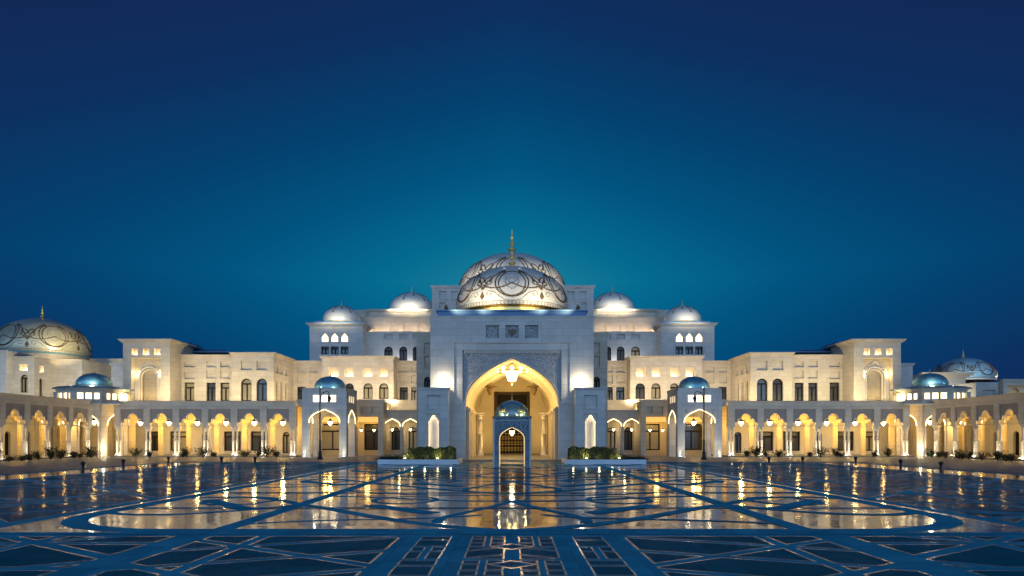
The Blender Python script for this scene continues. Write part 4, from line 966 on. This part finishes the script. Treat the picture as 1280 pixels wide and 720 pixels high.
# ---- flank blocks beside the portal arch
for MIR in (1, -1):
    sd = side()
    t = thing('flank_block', f'low block with a glowing multifoil niche just {sd} of the portal arch', 'building', (PXx(542, 86), 87, .05), 'flank blocks beside the portal')
    Y = 85.6; x0, x1 = PXx(523, Y), PXx(561, Y); fr = frame((x0, Y)); zt = PZz(484.5, Y)
    n0, n1 = PXx(533.5, Y)-x0, PXx(550, Y)-x0; zn0, zn1 = .9, PZz(517, Y)
    facade(t, fr, 0, x1-x0, .05, zt, [('B', n0, n1, PZz(510, Y), PZz(494, Y)), ('X', n0, n1, zn0, zn1)], m='portal', t=.6, co=.25, ch=.3)
    mb = MB(); mb.box(x0, x1, Y+1.05, 87.9, .05, zt-.05); mb.build('body', 'portal', t)
    cu = (n0+n1)/2; ar = arch_hole(cu, (n1-n0)-.35, zn0, PZz(529, Y), PZz(518.5, Y), 'multi')
    mb = MB(); mb.poly(fr, [rect(n0-.1, n1+.1, zn0-.1, zn1+.1), ar], .25, .6); mb.build('niche_screen', 'stone_plain', t)
    mb = MB(); mb.fbox(fr, n0-.1, n1+.1, .95, 1.04, zn0-.1, zn1+.1); mb.build('niche_back', 'stone_plain', t)
    mb = MB(); mb.tube([fr(cu+(p[0]-cu)*1.06, p[1]+.04, .72) for p in ar], .03, 5); mb.build('light_strip', 'ledn', t)
    p = fr(cu, zn0+.15, .5); lamp('POINT', p, 9, CREAM, size=.1)
    # planter and hedge
    t = thing('planter', f'long low white planter with soil, {sd} of the portal', 'planter', (PXx(522, 79), 80, .0), 'white planters before the portal')
    x0, x1 = PXx(472, 78), PXx(573, 78)
    f2 = lambda u, v, w_: (u, v, w_)
    mb = MB(); zz = PZz(574.5, 78)
    mb.add([(x0,78,0),(x1,78,0),(x1,84.5,0),(x0,84.5,0),(x0,78,zz),(x1,78,zz),(x1,84.5,zz),(x0,84.5,zz),(x0+.35,78.35,zz),(x1-.35,78.35,zz),(x1-.35,84.15,zz),(x0+.35,84.15,zz)],
           [(0,1,5,4),(1,2,6,5),(2,3,7,6),(3,0,4,7),(4,5,9,8),(5,6,10,9),(6,7,11,10),(7,4,8,11)])
    mb.build('kerb_wall', 'planter', t); MB().box(x0+.3, x1-.3, 78.3, 84.2, .0, zz-.06).build('soil', 'soil', t)
    rnd = random.Random(5)
    def leaves(mb, n, fpos, sz):
        for _ in range(n):
            p = fpos(); a = rnd.uniform(0, 6.28); b_ = rnd.uniform(-1.2, 1.2); s_ = sz*rnd.uniform(.6, 1.4)
            u = Vector((math.cos(a), math.sin(a), 0))*s_; v = Vector((-math.sin(a)*math.sin(b_), math.cos(a)*math.sin(b_), math.cos(b_)))*s_*1.5
            p = Vector(p); mb.add([p-u*.5, p+v*.5, p+u*.5, p-v*.5], [(0, 1, 2, 3)])
    hx0, hx1 = PXx(511, 80), PXx(568, 80); htop = PZz(560.5, 80)
    mb = MB()
    def hp():
        fc = rnd.random(); x = rnd.uniform(hx0, hx1); y = rnd.uniform(79.6, 81.6); z = rnd.uniform(zz, htop)
        wob = .20*math.sin(x*2.3)+.14*math.sin(x*5.1+1)
        if fc < .5: y = 79.6+rnd.uniform(-.08, .12)+wob*.5
        elif fc < .85: z = htop+wob*.6+rnd.uniform(-.12, .06)
        else: x = rnd.choice((hx0, hx1))+rnd.uniform(-.1, .1)
        return (x, y, z)
    leaves(mb, 5200, hp, .12)
    core = MB().box(hx0+.12, hx1-.12, 79.75, 81.5, zz-.05, htop-.12)
    h_ = mb.build('hedge', 'leaf'); tag(h_, f'clipped green hedge in the {sd} planter, lit from the front', 'hedge', 'hedges in the planters')
    core.build('branch_core', 'leafd', h_)
    # low plants at the outer end
    for i, (pxc, hh, wd, mt) in enumerate(((505, .75, .75, 'leaf'), (496, .5, .7, 'leafd'), (486, .38, .8, 'leafd'), (478, .3, .6, 'leafd'))):
        cx = PXx(pxc, 79.6); mb = MB()
        leaves(mb, 420, lambda: (cx+rnd.gauss(0, wd*.45), 79.6+rnd.gauss(0, .3), zz-.05+abs(rnd.gauss(0, hh*.5))), .09)
        mb.tube([(cx, 79.6, zz-.06), (cx, 79.6, zz+hh*.6)], .03, 4)
        tag(mb.build('low_shrub', mt), f'{ORD[i]} low shrub beside the hedge in the {sd} planter, counted from the hedge', 'shrub', 'low shrubs in the planters')
    for i, xx in enumerate((hx0-.3, (hx0+hx1)/2+.8)):
        uplight(xx, 78.9, zz-.06, f'spotlight {"at the outer end of" if i == 0 else "in front of"} the hedge in the {sd} planter', (xx+.2, 80.2, 1.3), 130, (1, .86, .5), 120)
    for i in range(4): lamp('POINT', (hx0+.5+i*1.5, 79.0, zz+.12), 13, (1, .85, .45), size=.1)
MIR = 1
# ================================================================== GATE CANOPY before the portal
t = thing('domed_gatehouse', 'small blue domed gate with open pointed arch standing before the portal', 'pavilion', (0, 70.5, 0))
Y = 68.6; hw = PXx(663.6, Y); zt = PZz(520.5, Y); ow = PXx(656.2, Y); zs, za = PZz(550, Y), PZz(533.6, Y)
Wl, St, Mo = MB(), MB(), MB(); W_ = 2*hw
frs = [frame((-hw, Y)), (lambda u, v, w_: (hw-w_, Y+u, v)), (lambda u, v, w_: (-hw+w_, Y+W_-u, v)), (lambda u, v, w_: (hw-u, Y+W_-w_, v))]
for i, f in enumerate(frs):
    e = 0 if i in (0, 3) else .455
    Wl.poly(f, [rect(e, W_-e, .004, zt), arch_hole(hw, 2*ow, .02, zs, za, 'multi' if False else 'ogee')], 0, .45)
    cornice(Wl, f, 0, W_, zt-.2, 0, .2, .1)
    for s in (-1, 1): Mo.fbox(f, hw+s*(hw-.08)-.08, hw+s*(hw-.08)+.08, -.03, 0, .05, zt-.2)
    Mo.poly(f, [rect(.3, W_-.3, zs+.1, zt-.35), rect(.36, W_-.36, zs+.16, zt-.41)] if False else [rect(.2, W_-.2, zt-.42, zt-.36)], -.02, .0)
    St.tube([f(p[0], p[1], .1) for p in [(hw-ow+.03, .1)]+arch(hw, 2*ow-.06, zs, za-.03, 'ogee')+[(hw+ow-.03, .1)]], .014, 5)
Wl.box(-hw+.3, hw-.3, Y+.3, Y+W_-.3, zt-.3, zt-.1)
Wl.build('wall', 'mosaic', t); Mo.build('moulding', 'portal', t); St.build('light_strip', 'leds', t)
c = (0, Y+hw, zt-.1); dm, cc = dome(t, c, hw-.16, 1.42, 'domeb', n=40, band=.10); filigree(t, cc, hw-.16, 1.42, 6, .028, 0, 'gold', 'gold'); finial(t, (0, c[1], cc[2]+1.45), .75)
for s in (-1, 1): lamp('POINT', (s*1.3, Y+.25, zt+.15), 30, WARM, size=.06)
for s in (-1, 1): lamp('POINT', (s*.5, Y+.25, zt+.15), 14, WARM, size=.06)
lt = lantern(0, Y+hw, PZz(542, Y+hw), 'small lantern hanging in the arch of the blue domed gate', 55, 'lantern under the gate', CREAM, .5)
lt.scale = (.75,)*3
# ================================================================== CHANDELIER and portal lanterns
def chandelier():
    t = thing('chandelier', 'large ring chandelier with glowing central bowl under the portal vault', 'chandelier', (0, 94, 12.2))
    Yc = 94.0; zr = PZz(464.5, Yc); rr = PXx(664.5, Yc)
    MB().tube([(0, Yc, zr+.3), (0, Yc, PZz(449, Yc)+.9)], .05, 5).build('chain', 'iron', t)
    mb = MB(); mb.tube([(rr*math.cos(a), Yc+rr*math.sin(a), zr) for a in [q*math.pi/18 for q in range(36)]], .08, 6, True)
    for k in range(6):
        a = k*math.pi/3; mb.tube([(0, Yc, zr+1.2), (rr*.5*math.cos(a), Yc+rr*.5*math.sin(a), zr+.45), (rr*math.cos(a), Yc+rr*math.sin(a), zr)], .04, 4)
    mb.build('ring', 'gold', t)
    for k in range(14):
        a = 2*math.pi*(k+.5)/14; MB().lathe([(.06, -.05), (.22, .05), (.30, .28), (.24, .42), (.05, .5)], (rr*math.cos(a), Yc+rr*math.sin(a), zr), 8).build('lamp_shade', 'cryst', t)
    b = PXx(648.5, Yc); MB().lathe([(.15, PZz(477, Yc)-zr), (.55, PZz(476.5, Yc)-zr), (.75, -.75), (b*1.05, -.1), (b*.9, .05)], (0, Yc, zr), 16).build('bowl', 'cryst', t)
    MB().lathe([(.02, -1.85), (.25, -1.6), (.15, PZz(477, Yc)-zr)], (0, Yc, zr), 10).build('pendant', 'gold', t)
    lamp('POINT', (0, Yc, zr-2.2), 2400*K_PORTAL, PG, size=.7)
    lamp('POINT', (0, Yc+9, zr-2.5), 1300*K_PORTAL, PG, size=.5)
    lamp('POINT', (0, Yc+21, zr-3.5), 700*K_PORTAL, PG, size=.5)
chandelier()
for MIR in (1, -1):
    Yc = 106; x = PXx(612.5, Yc); z = PZz(487, Yc)
    t = thing('bracket_lantern', f'dark unlit wide lantern hanging in the {side()} half of the portal vault', 'lantern', (x, Yc, z), 'dark lanterns in the portal')
    MB().tube([(x, Yc, z+.5), (x, Yc, z+1.9)], .04, 5).build('chain', 'iron', t)
    MB().lathe([(.25, .7), (1.1, .55), (1.15, .42), (.5, .3)], (x, Yc, z), 12, smooth=False).build('crown', 'fil', t)
    MB().lathe([(.45, .3), (.55, -.1), (.35, -.55), (.08, -.95)], (x, Yc, z), 8, smooth=False).build('body', 'fil', t)
    # ---- street lamps
    Yl = 94; x = PXx(400, Yl)
    t = thing('street_lamp', f'tall black lamp post with curved arm, before the {side()} porch pavilion', 'street lamp', (x, Yl, .05), 'street lamps')
    H_ = PZz(480, Yl)
    MB().lathe([(.42, .05), (.42, .2), (.26, .35), (.22, .9), (.28, 1.0), (.15, 1.15), (.12, 2.6), (.15, 2.65), (.10, 2.8), (.075, H_-.8), (.12, H_-.75), (.07, H_-.6), (.03, H_-.1), (.005, H_+.1)], (x, Yl, 0), 12).build('pole', 'iron', t)
    arm = [(x+u, Yl, v) for u, v in bez((0, H_-2.6), (.05, H_-1.0), (1.25, H_-.5), (1.3, H_-1.6), 12)]
    ab = MB().tube(arm, .05, 6); ab.tube([(x+u, Yl, v) for u, v in bez((0, H_-1.4), (.3, H_-1.2), (.6, H_-1.0), (.7, H_-1.15), 8)], .03, 5); ab.build('arm', 'iron', t)
    hd = MB().lathe([(.03, .0), (.10, -.06), (.26, -.28), (.28, -.34)], (x+1.3, Yl, H_-1.6), 8, smooth=False).build('lantern_head', 'iron', t)
    MB().lathe([(.24, -.34), (.15, -.78), (.05, -.85)], (x+1.3, Yl, H_-1.6), 8, smooth=False).build('glass', 'glass', hd)
    # ---- bollards
    for i, (bx, by) in enumerate(((-41.2, 65.7), (-41.2, 72.5), (-41.6, 82.8), (-35.1, 82.6), (-31.1, 82.8))):
        q = MB().lathe([(.20, 0), (.20, .08), (.15, .14), (.14, .5), (.2, .56), (.27, .68), (.26, .82), (.16, .92), (.03, .96)], (0, 0, 0), 12)
        o = q.build('bollard', 'iron', nomir=True); o.location = (bx*MIR, by, 0); o.scale = (.8,)*3; tag(o, f'short black round-topped bollard on the {side()} plaza edge, {ORD[i]} counted from the viewer', 'bollard', 'bollards on the plaza edge')
# ---- shrubs at the foot of the arcades
rnd = random.Random(11); SH = []
def shrub_mesh(seed, wd, hh):
    r2 = random.Random(seed); mb = MB()
    for st_ in range(9):
        a = r2.uniform(0, 6.28); q = r2.uniform(.1, wd)
        mb.tube([(0, 0, 0), (math.cos(a)*q*.5, math.sin(a)*q*.5, hh*.5), (math.cos(a)*q, math.sin(a)*q, hh*r2.uniform(.6, 1))], .018, 3)
        for _ in range(70):
            u = r2.uniform(.35, 1.1); p = Vector((math.cos(a)*q*u, math.sin(a)*q*u, hh*u*r2.uniform(.6, 1))) + Vector((r2.gauss(0, .13), r2.gauss(0, .13), r2.gauss(0, .08)))
            b = r2.uniform(0, 6.28); s_ = r2.uniform(.06, .14); u_ = Vector((math.cos(b), math.sin(b), 0))*s_; v_ = Vector((-math.sin(b)*.6, math.cos(b)*.6, r2.uniform(-.4, .9)))*s_*1.6
            mb.add([p-u_*.5, p+v_*.5, p+u_*.5, p-v_*.5], [(0, 1, 2, 3)])
    me = bpy.data.meshes.new('shrub'); me.from_pydata([tuple(v) for v in mb.v], [], mb.f); me.materials.append(M['leafd']); return me
SH = [shrub_mesh(s, w_, h_) for s, w_, h_ in ((1, .55, .8), (2, .75, .95), (3, .6, 1.1), (4, .9, .75))]
for MIR in (1, -1):
    k = 0
    pl = [(PXx(p, 103.2), 103.2, s_) for p, s_ in ((346, 1.0), (334, 1.3), (322, .8), (306, 1.1), (268, .8), (254, 1.2), (234, 1.0), (229, .8), (188, .9), (170, 1.1))]
    pl = [q for q in pl if q[0] > -61.5]
    for i, (x, y, s_) in enumerate(pl):
        o = put(SH[i % 4], 'shrub', None, x, y, .05, rnd.uniform(0, 6), s_*1.3); tag(o, f'small dark shrub before the {side()} front arcade, {ORD[i]} counted from the portal', 'shrub', 'shrubs at the foot of the arcades')
    for i in range(13):
        y = 101.5-i*1.9+rnd.uniform(-.5, .5)
        o = put(SH[rnd.randrange(4)], 'shrub', None, -61.9+rnd.uniform(-.5, .5), y, .05, rnd.uniform(0, 6), rnd.uniform(.9, 1.6)); tag(o, f'small dark shrub along the {side()} arcade wing, {ORD[i]} counted from the corner pavilion', 'shrub', 'shrubs at the foot of the arcades')
MIR = 1
for o in bpy.data.objects:
    if o.type == 'LIGHT': o.name = 'lamp_light'
